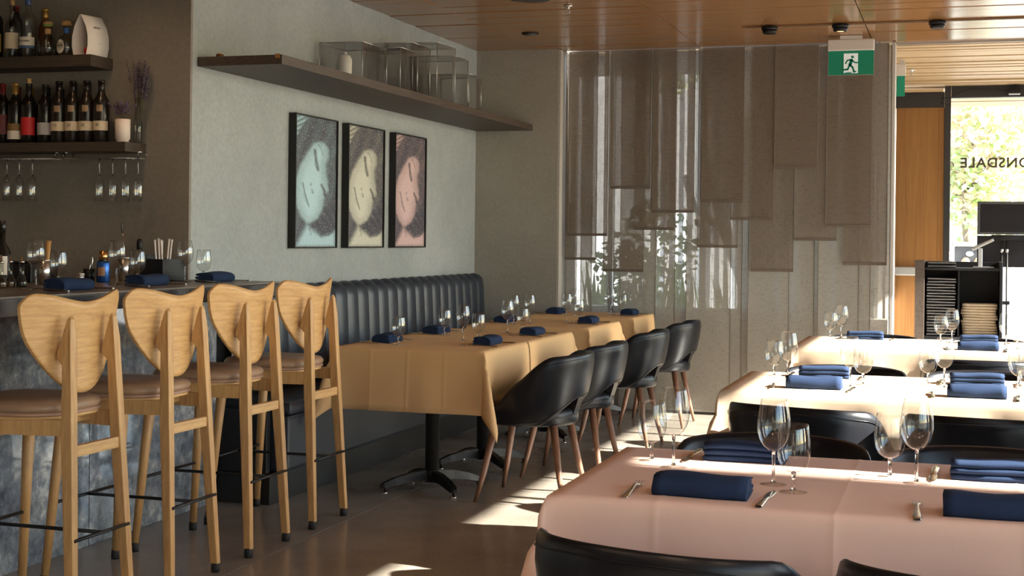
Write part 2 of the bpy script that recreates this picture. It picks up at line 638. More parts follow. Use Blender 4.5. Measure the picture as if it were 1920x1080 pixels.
# walls
struct('wall_bar', box(-7, XW, YBAR, YBAR + 0.02, 0, CEIL + 0.05), 'plaster_dim', 'rough plaster wall behind the bar shelves')
struct('wall_left', box(XW - 0.2, XW, YBAR + 0.02, YBK + 0.3, 0, CEIL + 0.05), 'plaster_cool_lit', 'grey-green plaster wall with the portraits')
struct('wall_back', box(XW, -2.93, YBK, YBK + 0.5, 0, CEIL + 0.05), 'plaster_half_dim', 'plaster wall between the banquette corner and the linen panels')
struct('wall_sill', box(-2.93, -0.5, 10.76, 10.94, 0, 0.74), 'plaster_plain', 'low wall under the window behind the linen panels')
struct('wall_yard', box(-1.83, -0.70, 12.3, 12.45, -0.09, 3.2), 'siding', 'pale yard wall outside the window behind the linen panels')
struct('wall_entry', box(-0.68, -0.58, 10.94, YEND, 0, CEIL + 0.05), 'plaster_plain', 'side wall of the entry')
struct('wall_far_left', box(-7.2, -7, -3, YBAR + 0.2, 0, CEIL + 0.05), 'plaster_plain', 'wall at the far end of the bar')
struct('wall_rear', box(-7, XF, -3.2, -3, 0, CEIL + 0.05), 'plaster_plain', 'rear wall of the dining room')
struct('wall_right', box(XF, XF + 0.2, -3, -2.6, 0, CEIL + 0.05), 'plaster_plain', 'wall beside the street windows')
struct('column_sun_block', box(XF, XF + 0.2, 3.46, 4.32, 0, CEIL + 0.05), 'plaster_plain', 'unseen pier between the street windows, widened to block the sun')  # unseen pier sized to keep sun off the front table's far side
for nm, a, b_, ms in (('window_3', -2.6, 3.46, (-2.57, -0.6, 1.4, 3.43)), ('window_4', 4.32, YEND, (4.35, 4.75, 6.66, 9.25, 11.6, 13.66))):
    w3 = struct(nm, MB().box(XF + 0.06, XF + 0.14, a, b_, 0, 0.10).box(XF + 0.06, XF + 0.14, a, b_, CEIL - 0.03, CEIL + 0.02), 'bronze_frame', 'row of tall street windows')
    for y in ms:
        box(XF + 0.06, XF + 0.14, y - 0.025, y + 0.025, 0.1, CEIL - 0.03).build('mullion', 'bronze_frame', w3)
    for y0_, y1_ in zip(ms[:-1], ms[1:]):
        box(XF + 0.098, XF + 0.102, y0_ + 0.025, y1_ - 0.025, 0.1, CEIL - 0.03).build('pane', 'window_glass', w3)
struct('roof_yard_block', box(-4.5, -0.7, 10.96, 12.25, CEIL, CEIL + 0.14), 'soffit_wood', 'canopy added outside the window behind the linen panels to cut sky light')  # added overhang that dims the sky behind the upper panels
struct('roof_sky_block', box(XF + 0.2, 2.88, -3, 16.2, CEIL + 0.0, CEIL + 0.14), 'soffit_wood', 'unseen timber canopy added outside the street windows to cut sky light')  # added overhang out of view, cuts sky light through the street windows
struct('wall_sun_block', box(9, 12, 0.3, 2.77, -0.09, 9), 'siding', 'tall unseen tower added outside to shade the front of the room')  # added sun blocker out of view, shades the front table

# ceiling
ceiling = struct('ceiling', box(-7, XF + 0.2, -3, 10.66, CEIL + 0.022, CEIL + 0.12), 'joint_dark', 'glossy brown wood slat ceiling with panel joints')
box(-7, XF + 0.1, -3, 7.10, CEIL, CEIL + 0.022).build('panel', 'ceiling_wood', ceiling)
XJ = [XW, -3.125, -1.870, -0.615, 0.640, XF + 0.1]
rows = [7.104 + 0.1185 * i for i in range(31)]
random.seed(3)
for a, b_ in zip(XJ[:-1], XJ[1:]):
    me = None
    for i in range(30):
        if me is None:
            me = MB().box(a + 0.003, b_ - 0.003, 0, 0.1145, 0, 0.02).mesh('slat', 'ceiling_wood')
        link('slat', me, ceiling, (0, rows[i], CEIL + random.choice((0, 0, 0.0015, 0.003))))
# entry ceiling: paler, uneven slats
soff = struct('ceiling_entry', box(-0.6, XF + 0.2, 10.66, YEND, CEIL + 0.04, CEIL + 0.12), 'joint_dark', 'pale timber slat ceiling over the entry')
me = MB().box(-0.58, XF + 0.1, 0, 0.100, 0, 0.03).mesh('slat', 'soffit_wood')
for i in range(27):
    link('slat', me, soff, (0, 10.67 + i * 0.112, CEIL + random.choice((0, 0.004, 0.010, 0.016))))
struct('trim_1', box(-0.47, XF, 10.655, 10.672, CEIL - 0.012, CEIL + 0.04), 'aluminium', 'thin metal strip where the two ceilings meet')
# end post of the panel screen
struct('trim_2', MB().cbox(-0.478, -0.455, 10.54, 10.70, 0, CEIL - 0.005, 0.003), 'grey_soft', 'pale metal post at the end of the linen panels')
struct('trim_3', MB().cbox(-2.930, -2.908, 10.42, 10.50, 0, CEIL - 0.005, 0.003), 'plaster_plain', 'pale edge strip between plaster wall and linen panels')

# window behind the linen panels
w1 = struct('window_1', MB().box(-2.93, -0.60, 10.80, 10.86, 0.74, 0.79).box(-2.93, -0.60, 10.80, 10.86, CEIL - 0.06, CEIL)
            .box(-2.93, -2.88, 10.80, 10.86, 0.79, CEIL - 0.06).box(-0.65, -0.60, 10.80, 10.86, 0.79, CEIL - 0.06), 'aluminium', 'window frame behind the linen panels')
WX = [-2.88, -2.60, -2.26, -1.88, -1.25, -0.65]
for x in WX[1:-1]:
    box(x - 0.02, x + 0.02, 10.80, 10.86, 0.79, CEIL - 0.06).build('mullion', 'aluminium', w1)
for a, b_ in zip(WX[:-1], WX[1:]):
    box(a + 0.02, b_ - 0.02, 10.825, 10.832, 0.79, CEIL - 0.06).build('pane', 'window_glass', w1)

# entry end wall: timber door, dark frame, glazing
d1 = struct('door_1', MB().cbox(-0.579, -0.197, YEND, YEND + 0.05, 0.0, 2.561, 0.001), 'door_wood', 'orange-brown timber door with a metal push bar')
MB().cbox(-0.1968, -0.1485, YEND - 0.005, YEND + 0.06, 0.0, 2.561, 0.002).build('door_stile', 'door_wood', d1)
MB().cbox(-0.575, -0.16, YEND - 0.055, YEND - 0.012, 1.005, 1.085, 0.01).build('push_bar', 'aluminium', d1)
struct('trim_4', MB().cbox(-0.148, -0.092, YEND - 0.03, YEND + 0.10, 0, CEIL + 0.03, 0.004), 'bronze_frame', 'dark upright frame between timber door and glazing')
struct('trim_5', MB().cbox(-0.60, -0.15, YEND - 0.02, YEND + 0.10, 2.562, 2.70, 0.004), 'bronze_frame', 'dark header above the timber door')
struct('trim_6', MB().cbox(-0.60, -0.16, YEND - 0.05, YEND + 0.02, 2.702, 2.728, 0.003), 'soffit_wood', 'pale timber strip over the door header')
w2 = struct('window_2', MB().box(-0.09, XF, YEND - 0.01, YEND + 0.08, 2.645, CEIL + 0.03).box(-0.09, XF, YEND, YEND + 0.08, 0, 0.06), 'bronze_frame', 'full-height entry glazing with a dark header')
box(-0.09, 1.26, YEND + 0.03, YEND + 0.036, 0.06, 2.645).build('pane', 'window_glass', w2)
box(1.30, XF, YEND + 0.03, YEND + 0.036, 0.06, 2.645).build('pane', 'window_glass', w2)
box(1.26, 1.30, YEND, YEND + 0.08, 0.06, 2.645).build('mullion', 'bronze_frame', w2)
tx = text('sign_lettering', 'ONSDALE', 0.128, 'letter_brown', None, (0.30, YEND + 0.025, 2.045), (math.pi / 2, 0, 0), 0.0008, 'CENTER', 1.10, True, 0.022)
tag(tx, 'brown window lettering seen reversed from inside the entry glazing', 'lettering')

# ------------------------------------------------------------------ outdoors
struct('ground', box(-60, 60, -40, 70, -0.3, -0.09), 'pavement', 'ground outside, darkened to cut light bounced indoors')
struct('sidewalk_reflector', box(-30, 30, 17.0, 40, -0.09, -0.085), 'reflector_pale', 'pale ground strip beyond the entry, added to bounce glare onto the ceiling')  # added reflector strip for the ceiling glare
so = struct('roof_soffit', box(-0.55, XF + 0.19, YEND + 0.1, 16.2, CEIL + 0.04, CEIL + 0.14), 'soffit_wood', 'bright timber soffit outside the entry glazing')
me = MB().box(-0.55, XF + 0.19, 0, 0.13, 0, 0.03).mesh('slat', 'soffit_wood')
for i in range(14):
    link('slat', me, so, (0, YEND + 0.14 + i * 0.143, CEIL + random.choice((0, 0.006, 0.012))))

bl = thing('warehouse', 'pale corrugated metal building across the street', 'building', (0, 28, -0.09), math.radians(28))
box(-9, 12, 0, 3, 0, 6.5).build('wall', 'siding', bl)
me = MB().prism([(-0.055, 0), (-0.03, -0.05), (0.03, -0.05), (0.055, 0)], 'z', 0, 6.4).mesh('rib', 'siding')
for i in range(70):
    link('rib', me, bl, (-5.9 + i * 0.17, 0, 0))
f_ = MB().cbox(1.25, 1.95, -0.09, -0.02, 3.85, 4.25, 0.02).build('window', 'frame_grey', bl)
box(1.30, 1.90, -0.095, -0.089, 3.9, 4.2).build('pane', 'screen_black', f_)
MB().cbox(-2, 6, -0.16, 0.0, 2.28, 2.42, 0.02).build('ledge', 'siding', bl)


def leaf_cloud(n, c, r, size, seed, flat=0.9):
    rnd = random.Random(seed)
    mb = MB()
    blobs = [(Vector((rnd.uniform(-1, 1) * r[0], rnd.uniform(-1, 1) * r[1], rnd.uniform(-1, 1) * r[2])), rnd.uniform(0.35, 0.6)) for _ in range(16)]
    for _ in range(n):
        bc, br = rnd.choice(blobs)
        d = Vector((rnd.gauss(0, 1), rnd.gauss(0, 1), rnd.gauss(0, 1))).normalized() * br * rnd.uniform(0.5, 1)
        p = Vector(c) + bc * 0.75 + Vector((d.x * r[0], d.y * r[1], d.z * r[2]))
        t = Vector((rnd.gauss(0, 1), rnd.gauss(0, 1), rnd.gauss(0, 0.6))).normalized()
        u = t.cross(Vector((rnd.gauss(0, 1), rnd.gauss(0, 1), rnd.gauss(0, 1)))).normalized()
        s = size * rnd.uniform(0.6, 1.3)
        k = len(mb.v)
        mb.v += [tuple(p - t * s), tuple(p - u * s * 0.55 + t * s * 0.1), tuple(p + t * s), tuple(p + u * s * 0.55 + t * s * 0.1)]
        mb.face((k, k + 1, k + 2, k + 3))
    return mb


def tree(label, loc, h, r, seed, mats=('leaf_green', 'leaf_lime', 'leaf_rust'), n=850):
    t = thing('street_tree', label, 'tree', loc, 0, 'trees across the street')
    MB().tube([(0, 0, 0), (0.03, 0.02, h * 0.4), (-0.04, 0, h * 0.7), (0.05, 0.02, h)], 0.10, 10, True, 0.04).build('trunk', 'bark', t)
    rnd = random.Random(seed)
    br = MB()
    for k in range(7):
        a = k * 0.9 + rnd.random()
        z0 = h * rnd.uniform(0.45, 0.8)
        br.tube([(0, 0, z0), (math.cos(a) * r[0] * 0.45, math.sin(a) * r[1] * 0.45, z0 + 0.35), (math.cos(a) * r[0] * 0.85, math.sin(a) * r[1] * 0.85, z0 + 0.55)], 0.035, 6, True, 0.01)
    br.build('branches', 'bark', t)
    for k, mm in enumerate(mats):
        dz = (-0.25, 0.0, 0.4)[k] * r[2]
        o = leaf_cloud(n, (0, 0, h * 0.86 + dz), r, 0.075, seed * 10 + k).build('foliage', mm, t, fix=False)
        o['kind'] = 'stuff'
    return t


tree('autumn street tree nearest the timber door jamb, leaves turning lime and rust', (0.1, 21.0, -0.09), 2.9, (0.85, 0.9, 1.15), 11)
tree('taller autumn street tree above the display board, rust-tinged top', (1.45, 23.6, -0.09), 3.6, (1.0, 1.0, 1.15), 12, ('leaf_lime', 'leaf_rust', 'leaf_rust'))

cb = thing('street_cabinet', 'grey roadside cabinet with pale rounded shapes printed on it', 'cabinet', (0.18, 19.3, -0.09))
MB().cbox(-0.25, 0.13, 0, 0.4, 0, 1.36, 0.01).build('body', 'frame_grey', cb)
MB().cbox(-0.28, 0.16, -0.03, 0.43, 1.36, 1.42, 0.01).build('lid', 'planter_grey', cb)
for x, z, w, h, mm in ((-0.11, 1.08, 0.07, 0.15, 'cushion_tan'), (0.03, 1.08, 0.05, 0.14, 'cushion_tan'), (0.095, 0.97, 0.03, 0.06, 'cushion_white'), (-0.06, 1.27, 0.05, 0.035, 'cushion_white')):
    bm = bmesh.new()
    bmesh.ops.create_uvsphere(bm, u_segments=14, v_segments=8, radius=1)
    for vv in bm.verts:
        vv.co = Vector((x + vv.co.x * w, -0.005 + vv.co.y * 0.02, z + vv.co.z * h))
    MB().bm(bm).build('printed_shape', mm, cb)
sp = thing('street_post', 'slim white post standing beside the grey roadside cabinet', 'post', (-0.145, 19.1, -0.09))
MB().lathe([(0.045, 0), (0.045, 1.25), (0.03, 1.3), (0.0, 1.31)], 16).build('shaft', 'cushion_white', sp)
MB().lathe([(0.075, 1.17), (0.075, 1.22)], 16, (0, 0, 0), True, True).build('collar', 'cushion_white', sp)

# garden behind the linen panels
hd = thing('garden_planter', 'low grey planter with spiky green plants outside the window behind linen', 'planter', (-2.80, 12.5, -0.09))
MB().cbox(-1.0, 0.9, -0.25, 0.25, 0, 0.75, 0.01).build('trough', 'planter_grey', hd)
rnd = random.Random(5)
mb = MB()
for k in range(60):
    x, y = rnd.uniform(-0.95, 0.85), rnd.uniform(-0.2, 0.2)
    a = rnd.uniform(0, 6.28)
    h = rnd.uniform(0.25, 0.55)
    l = rnd.uniform(0.02, 0.12)
    p0, p1 = Vector((x, y, 0.72)), Vector((x + math.cos(a) * l, y + math.sin(a) * l, 0.74 + h))
    s = Vector((-math.sin(a), math.cos(a), 0)) * 0.022
    n0 = len(mb.v)
    mid = (p0 + p1) / 2
    mb.v += [tuple(p0 - s), tuple(p0 + s), tuple(mid + s), tuple(p1), tuple(mid - s)]
    mb.face((n0, n0 + 1, n0 + 2, n0 + 3, n0 + 4))
o = mb.build('leaf_blades', 'leaf_green', hd, fix=False)
o['kind'] = 'stuff'
bs = thing('garden_shrub', 'leafy green shrub outside the window behind the linen panels', 'shrub', (-3.1, 14.4, -0.09))
MB().tube([(0, 0, 0), (0.05, 0, 1.2)], 0.05, 8, True, 0.03).build('stem', 'bark', bs)
o = leaf_cloud(900, (0, 0, 1.1), (0.5, 0.6, 0.7), 0.06, 77).build('foliage', 'shrub_leaf', bs, fix=False)
o['kind'] = 'stuff'
bt = thing('pale_tree', 'pale-barked tree leaning outside the window behind linen panels', 'tree', (-2.55, 15.2, -0.09))
MB().tube([(0.45, 0, 0), (0.38, 0, 0.9), (0.12, 0, 1.6), (-0.05, 0, 2.3), (-0.1, 0, 3.2)], 0.09, 10, True, 0.05).build('trunk', 'birch_white', bt)
MB().tube([(0.15, 0, 1.5), (-0.18, 0, 1.75), (-0.3, 0, 2.1)], 0.05, 8, True, 0.03).build('branch', 'birch_white', bt)
o = leaf_cloud(700, (-0.1, 0, 3.7), (1.2, 0.9, 0.7), 0.09, 78).build('foliage', 'leaf_lime', bt, fix=False)
o['kind'] = 'stuff'

# ------------------------------------------------------------------ linen panels
FRONT = [  # x0, x1, hem height, y
    (-2.965, -2.659, 1.147, 10.585), (-2.877, -2.569, 1.332, 10.565), (-2.599, -2.291, 1.062, 10.585),
    (-2.544, -2.237, 1.693, 10.565), (-2.361, -2.051, 1.382, 10.575), (-2.218, -1.905, 1.513, 10.565),
    (-1.878, -1.578, 1.254, 10.585), (-1.845, -1.538, 1.590, 10.565), (-1.630, -1.317, 1.461, 10.575),
    (-1.477, -1.169, 1.082, 10.590), (-1.309, -1.000, 1.841, 10.565), (-1.160, -0.860, 1.314, 10.580),
    (-0.934, -0.620, 1.414, 10.565), (-0.811, -0.505, 1.141, 10.585)]
ORD = ['first', 'second', 'third', 'fourth', 'fifth', 'sixth', 'seventh', 'eighth', 'ninth', 'tenth', 'eleventh', 'twelfth', 'thirteenth', 'fourteenth']
for i, (a, b_, h, y) in enumerate(FRONT):
    rnd = random.Random(i)
    a, b_ = max(a, -2.905), min(b_, -0.482)
    t = thing('linen_curtain', 'short brown linen panel with hem bar, %s from the plaster wall' % ORD[i], 'curtain panel', ((a + b_) / 2, y, h), 0, 'short hemmed linen panels')
    w = (b_ - a) / 2
    P = []
    for s in range(9):
        x = -w + 2 * w * s / 8
        P.append([(x, 0.0004 * math.sin(s * 1.1 + i), (CEIL - 0.004 - h) * (1 - k / 6) + 0.012 * k / 6) for k in range(7)])
    Q = [[(p[0], p[1] + 0.0012, p[2]) for p in row] for row in P]
    MB().grid(P).build('fabric', 'linen_dense', t, fix=False)
    MB().cbox(-w, w, -0.004, 0.004, 0.0, 0.020, 0.002).build('hem_bar', 'linen_hem', t)
    for sx in (-1, 1):
        MB().box(sx * w - 0.003, sx * w + 0.003, -0.0025, -0.0005, 0.0, CEIL - 0.004 - h).build('side_hem', 'linen_side_hem', t)
BACK = [(-2.905, -2.70), (-2.79, -2.565), (-2.535, -2.30), (-2.475, -2.20), (-2.29, -2.055), (-2.145, -1.90), (-1.965, -1.63), (-1.86, -1.55), (-1.60, -1.32),
        (-1.50, -1.20), (-1.27, -1.02), (-1.13, -0.94), (-0.99, -0.70), (-0.86, -0.62), (-0.73, -0.485)]
for i, (a, b_) in enumerate(BACK):
    y = 10.615 + 0.018 * (i % 3)
    t = thing('sheer_curtain', 'full-length pale sheer linen drop, number %s counted from the plaster wall' % (ORD + ['fifteenth'])[i], 'curtain panel', ((a + b_) / 2, y, 0.02), 0, 'full-length sheer linen drops')
    w = (b_ - a) / 2
    P = []
    for s in range(9):
        x = -w + 2 * w * s / 8
        P.append([(x, 0.0006 * math.sin(s * 0.9 + i * 2), (CEIL - 0.03) * k / 4) for k in range(5)])
    MB().grid(P).build('fabric', 'linen_sheer', t, fix=False)
    MB().cbox(-w, w, -0.003, 0.003, 0.0, 0.016, 0.001).build('hem', 'linen_sheer', t)
    for sx in (-1, 1):
        MB().box(sx * w - 0.002, sx * w + 0.002, -0.0035, 0.0035, 0.0, CEIL - 0.03).build('side_seam', 'linen_dense', t)

# ------------------------------------------------------------------ bar
ZB = 1.083
bar = thing('bar_counter', 'grey veined marble bar front behind the oak stools', 'bar', (0, 0, 0))
for a, b_ in ((1.2, 2.65), (2.655, 4.18), (4.185, 5.135), (5.14, 6.19)):
    MB().cbox(-3.50, -3.455, a, b_, 0.0, 1.005, 0.003).build('stone_panel', 'marble_grey', bar)
box(-3.95, -3.51, 1.2, 6.10, 0.02, 1.0).build('carcass', 'dark_steel', bar)
bt_ = thing('bar_slab', 'dark bar top slab with a brown surface along the stools', 'counter', (0, 0, 0))
MB().cbox(-3.57, -3.10, 1.0, 6.235, 1.013, ZB - 0.006, 0.004).build('slab', 'bar_top_stone', bt_)
MB().cbox(-4.10, -3.575, 1.0, 6.125, 1.013, ZB - 0.006, 0.004).build('slab', 'bar_top_stone', bt_)
MB().box(-3.575, -3.102, 1.0, 6.233, ZB - 0.006, ZB).box(-4.10, -3.575, 1.0, 6.12, ZB - 0.006, ZB).build('surface', 'bar_top_surface', bt_)

# ------------------------------------------------------------------ bar stools


def make_stool():
    r_ = thing('bar_stool', 'x', 'stool', (0, 0, 0), 0, 'oak bar stools along the marble bar')
    for s in (-1, 1):
        # rear leg: side profile (x,z) with the wedge that carries the backrest
        prof = [(0.226, 0.035), (0.257, 0.035), (0.236, 0.45), (0.222, 0.72), (0.210, 0.95), (0.203, 1.020), (0.196, 1.032), (0.188, 1.020), (0.160, 0.915), (0.158, 0.895), (0.180, 0.870), (0.184, 0.70), (0.186, 0.62), (0.198, 0.45)]
        n = len(prof)
        mb = MB()
        for side in (-1, 1):
            for x, z in prof:
                yc = s * (0.168 - 0.046 * z / 1.03)
                hw = 0.014 + 0.005 * min(1, z / 0.6) - (0.007 if z > 1.0 else 0)
                mb.v.append((x, yc + side * hw, z))
        mb.face(range(n))
        mb.face([n + i for i in range(n)][::-1])
        for i in range(n):
            j = (i + 1) % n
            mb.face((i, n + i, n + j, j))
        bm = bmesh.new()
        vs_ = [bm.verts.new(p) for p in mb.v]
        for f in mb.f:
            bm.faces.new([vs_[i] for i in f])
        bmesh.ops.recalc_face_normals(bm, faces=list(bm.faces))
        es = [e for e in bm.edges if len(e.link_faces) == 2 and len(e.link_faces[0].verts) != len(e.link_faces[1].verts)]
        bmesh.ops.bevel(bm, geom=es, offset=0.0045, segments=2, profile=0.6, affect='EDGES')
        leg = MB().bm(bm, False).build('leg', 'oak_leg', r_)
        MB().lathe([(0.017, 0), (0.018, 0.02), (0.015, 0.038)], 10, (0.2415, s * 0.168, 0), True, True).build('rubber_foot', 'rubber', leg)
        MB().lathe([(0.0045, 0), (0.0045, 0.002)], 8, (0, 0, 0), True, True).build('rod_plug', 'rubber', leg, (0.2425, s * 0.155, 0.30)).rotation_euler = (0, math.pi / 2, 0)
        # front leg
        leg = MB().tube([(-0.243, s * 0.232, 0.035), (-0.215, s * 0.213, 0.40), (-0.190, s * 0.196, 0.69)], 0.0155, 10, True, 0.024).build('leg', 'oak_leg', r_)
        MB().lathe([(0.017, 0), (0.018, 0.02), (0.0165, 0.038)], 10, (-0.2445, s * 0.233, 0), True, True).build('rubber_foot', 'rubber', leg)
        # side rail of the seat frame
        mb = MB()
        for (x, y) in ((-0.195, s * 0.196), (0.20, s * 0.142)):
            for dy, z in ((-0.011, 0.640), (0.011, 0.640), (0.011, 0.692), (-0.011, 0.692)):
                mb.v.append((x, y + dy, z))
        for q in ((0, 1, 2, 3), (7, 6, 5, 4), (0, 4, 5, 1), (1, 5, 6, 2), (2, 6, 7, 3), (3, 7, 4, 0)):
            mb.face(q)
        mb.build('side_rail', 'oak_leg', r_)
    MB().cbox(0.198, 0.222, -0.135, 0.135, 0.568, 0.606, 0.004).build('back_rail', 'oak', r_)
    MB().cbox(-0.208, -0.186, -0.19, 0.19, 0.60, 0.64, 0.004).build('front_rail', 'oak', r_)
    MB().cbox(0.06, 0.09, -0.15, 0.15, 0.655, 0.690, 0.004).build('seat_support', 'oak', r_)
    MB().tube([(0.2415, -0.16, 0.302), (0.2415, 0.16, 0.302)], 0.0065, 8).build('foot_rod', 'black_metal', r_)
    MB().tube([(-0.222, -0.215, 0.302), (-0.222, 0.215, 0.302)], 0.0065, 8).build('foot_rod', 'black_metal', r_)
    MB().tube([(-0.222, 0, 0.302), (0.2415, 0, 0.302)], 0.0065, 8).build('foot_rod', 'black_metal', r_)

    def seat_ring(inset, z):
        pts = []
        for k in range(40):
            a = 2 * math.pi * k / 40
            ca, sa = math.cos(a), math.sin(a)
            e = 2 / 3.4
            x = math.copysign(abs(ca) ** e, ca)
            y = math.copysign(abs(sa) ** e, sa)
            hw = 0.222 - 0.035 * (x * 0.5 + 0.5)
            pts.append((-0.035 + x * (0.205 - inset), y * (hw - inset), z))
        return pts
    for nm, mm, lay in (('seat_board', 'oak', [(0.02, 0.688), (0.012, 0.690), (0.012, 0.700)]),
                        ('seat_piping', 'leather_edge', [(0.012, 0.699), (0.004, 0.703), (0.004, 0.709), (0.010, 0.713)]),
                        ('seat_cushion', 'leather_brown', [(0.012, 0.711), (0.004, 0.718), (0.002, 0.730), (0.012, 0.744), (0.04, 0.752), (0.12, 0.756)])):
        mb = MB()
        R = [seat_ring(i_, z) for i_, z in lay]
        mb.grid([[R[j][k] for j in range(len(R))] for k in range(40)], True)
        m_ = len(R)
        mb.face([k * m_ for k in range(40)][::-1])
        mb.face([k * m_ + m_ - 1 for k in range(40)])
        mb.build(nm, mm, r_)
    # plywood backrest shell
    W = 0.278
    F, B = [], []
    for i in range(37):
        s = -1 + 2 * i / 36
        y = W * math.sin(s * math.pi / 2) if abs(s) > 0 else 0.0
        q = abs(y) / W
        zt = 1.074 + 0.034 * smooth01(q / 0.88) - 0.036 * max(0, (q - 0.80) / 0.20) ** 2.6
        zb = 0.768 + 0.235 * q ** 2.0 + 0.055 * max(0, (q - 0.86) / 0.14) ** 2.2
        zb = min(zb, zt - 0.004)
        f, bk = [], []
        for j in range(15):
            z = zb + (zt - zb) * j / 14
            x = 0.172 - 0.062 * q ** 2.0 + 0.055 * (z - 0.93) - 0.010 * math.sin(math.pi * min(1, max(0, (z - 0.77) / 0.32)))
            f.append((x - 0.011, y, z))
            bk.append((x, y, z))
        F.append(f)
        B.append(bk)
    mb = MB()
    n0 = 0
    mb.grid(F)
    n1 = len(mb.v)
    mb.grid(B)
    rim0 = [0 * 15 + j for j in range(15)] + [i * 15 + 14 for i in range(1, 37)] + [36 * 15 + j for j in range(13, -1, -1)] + [i * 15 for i in range(35, 0, -1)]
    for k in range(len(rim0)):
        p, q = rim0[k], rim0[(k + 1) % len(rim0)]
        mb.face((p, q, n1 + q, n1 + p))
    mb.build('backrest', 'oak', r_)
    return r_


stool = make_stool()
for i, (yc, lab) in enumerate(((5.94, 'oak bar stool at the far end of the bar, next to the clothed table'), (5.343, 'oak bar stool second from the banquette end of the bar'),
                               (4.74, 'oak bar stool third from the banquette end of the bar'), (4.14, 'oak bar stool nearest the camera, its seat cut by the picture edge'))):
    if i == 0:
        stool.location = (-2.975, yc, 0)
        stool['label'] = lab
    else:
        copy_tree(stool, None, (-2.975, yc, 0), 0, lab)

# ------------------------------------------------------------------ banquette
Y0, Y1 = 6.25, 10.30
bq = thing('banquette', 'long black channel-tufted leather banquette under the portraits', 'banquette', (0, 0, 0))
MB().cbox(XW + 0.005, -3.17, Y0 - 0.04, Y1 + 0.1, 0.0, 0.15, 0.003).build('plinth', 'dark_steel', bq)
MB().cbox(XW + 0.005, -3.19, Y0 - 0.04, Y0, 0.152, 0.46, 0.003).build('end_panel', 'dark_steel', bq)
MB().cbox(XW + 0.12, -3.10, Y0 + 0.01, Y1 + 0.1, 0.155, 0.43, 0.02).build('seat_base', 'leather_blue', bq)
MB().cbox(XW + 0.12, -3.09, Y0 + 0.01, Y1 + 0.1, 0.432, 0.495, 0.02).build('seat_cushion', 'leather_blue', bq)
# one channel: a padded rib that rolls over at the top, shared by all
pitch = 0.158
nch = int((Y1 - 6.35) / pitch)
spine = [(0.13, 0.44), (0.125, 0.60), (0.118, 0.75), (0.112, 0.88), (0.108, 0.95), (0.098, 0.995), (0.075, 1.022), (0.045, 1.030), (0.015, 1.020), (0.004, 0.99)]
P = []
for k in range(9):
    t_ = -1 + 2 * k / 8
    bul = 0.020 * (1 - abs(t_) ** 2.6)
    row = []
    for i, (x, z) in enumerate(spine):
        up = 1 if i > 4 else 0
        row.append((x + bul * (1 if i < 6 else 0.3), t_ * pitch / 2, z + (bul * 0.5 if up else 0)))
    P.append(row)
chm = MB().grid(P).mesh('back_channel', 'leather_blue', False)
for k in range(nch):
    link('back_channel', chm, bq, (XW + 0.006, 6.35 + pitch * (k + 0.5), 0))
# rounded far end
P = []
for k in range(9):
    a = math.pi / 2 * k / 8
    P.append([(x * math.cos(a) * 1.0 if x > 0.02 else x * math.cos(a), 6.35 + pitch * nch + 0.10 * math.sin(a) * min(1, x / 0.1), z) for x, z in spine])
MB().grid(P).build('back_end', 'leather_blue', bq, (XW + 0.006, 0, 0), fix=False)

# ------------------------------------------------------------------ wall shelf with acrylic boxes
ws = thing('wall_shelf', 'long dark wooden shelf above the three portraits', 'shelf', (0, 0, 0))
MB().cbox(XW + 0.002, -3.125, 6.20, YBK - 0.004, 2.132, 2.178, 0.002).build('board', 'dark_shelf', ws)
sk = MB().cbox(-3.16, -3.135, 6.196, 6.1995, 2.160, 2.182, 0.001).build('tape_mark', 'copper', ws)
sk = thing('tealight_cup', 'tiny amber glass cup at the camera end of the long shelf', 'cup', (-3.50, 6.27, 2.178))
MB().lathe([(0.017, 0), (0.020, 0.018), (0.019, 0.018), (0.016, 0.003)], 14).build('cup', 'amber_liquid', sk)
MB().lathe([(0.019, 0.019), (0.012, 0.024), (0.0, 0.025)], 14).build('lid', 'copper', sk)
ABOX = [  # y0, y1, x0, x1, height, label
    (7.52, 7.88, -3.55, -3.28, 0.245, 'low clear acrylic box nearest the camera on the long shelf, white roll inside'),
    (7.90, 8.18, -3.45, -3.20, 0.26, 'clear acrylic box second on the long shelf, behind the box with the roll'),
    (8.20, 8.50, -3.55, -3.24, 0.33, 'clear acrylic box third on the long shelf, just before the tallest one'),
    (8.52, 8.86, -3.55, -3.20, 0.375, 'tallest clear acrylic box on the long shelf'),
    (8.88, 9.18, -3.53, -3.22, 0.335, 'clear acrylic box next beyond the tallest one on the shelf'),
    (9.20, 9.46, -3.52, -3.22, 0.25, 'clear acrylic box at the curtain end of the long shelf')]
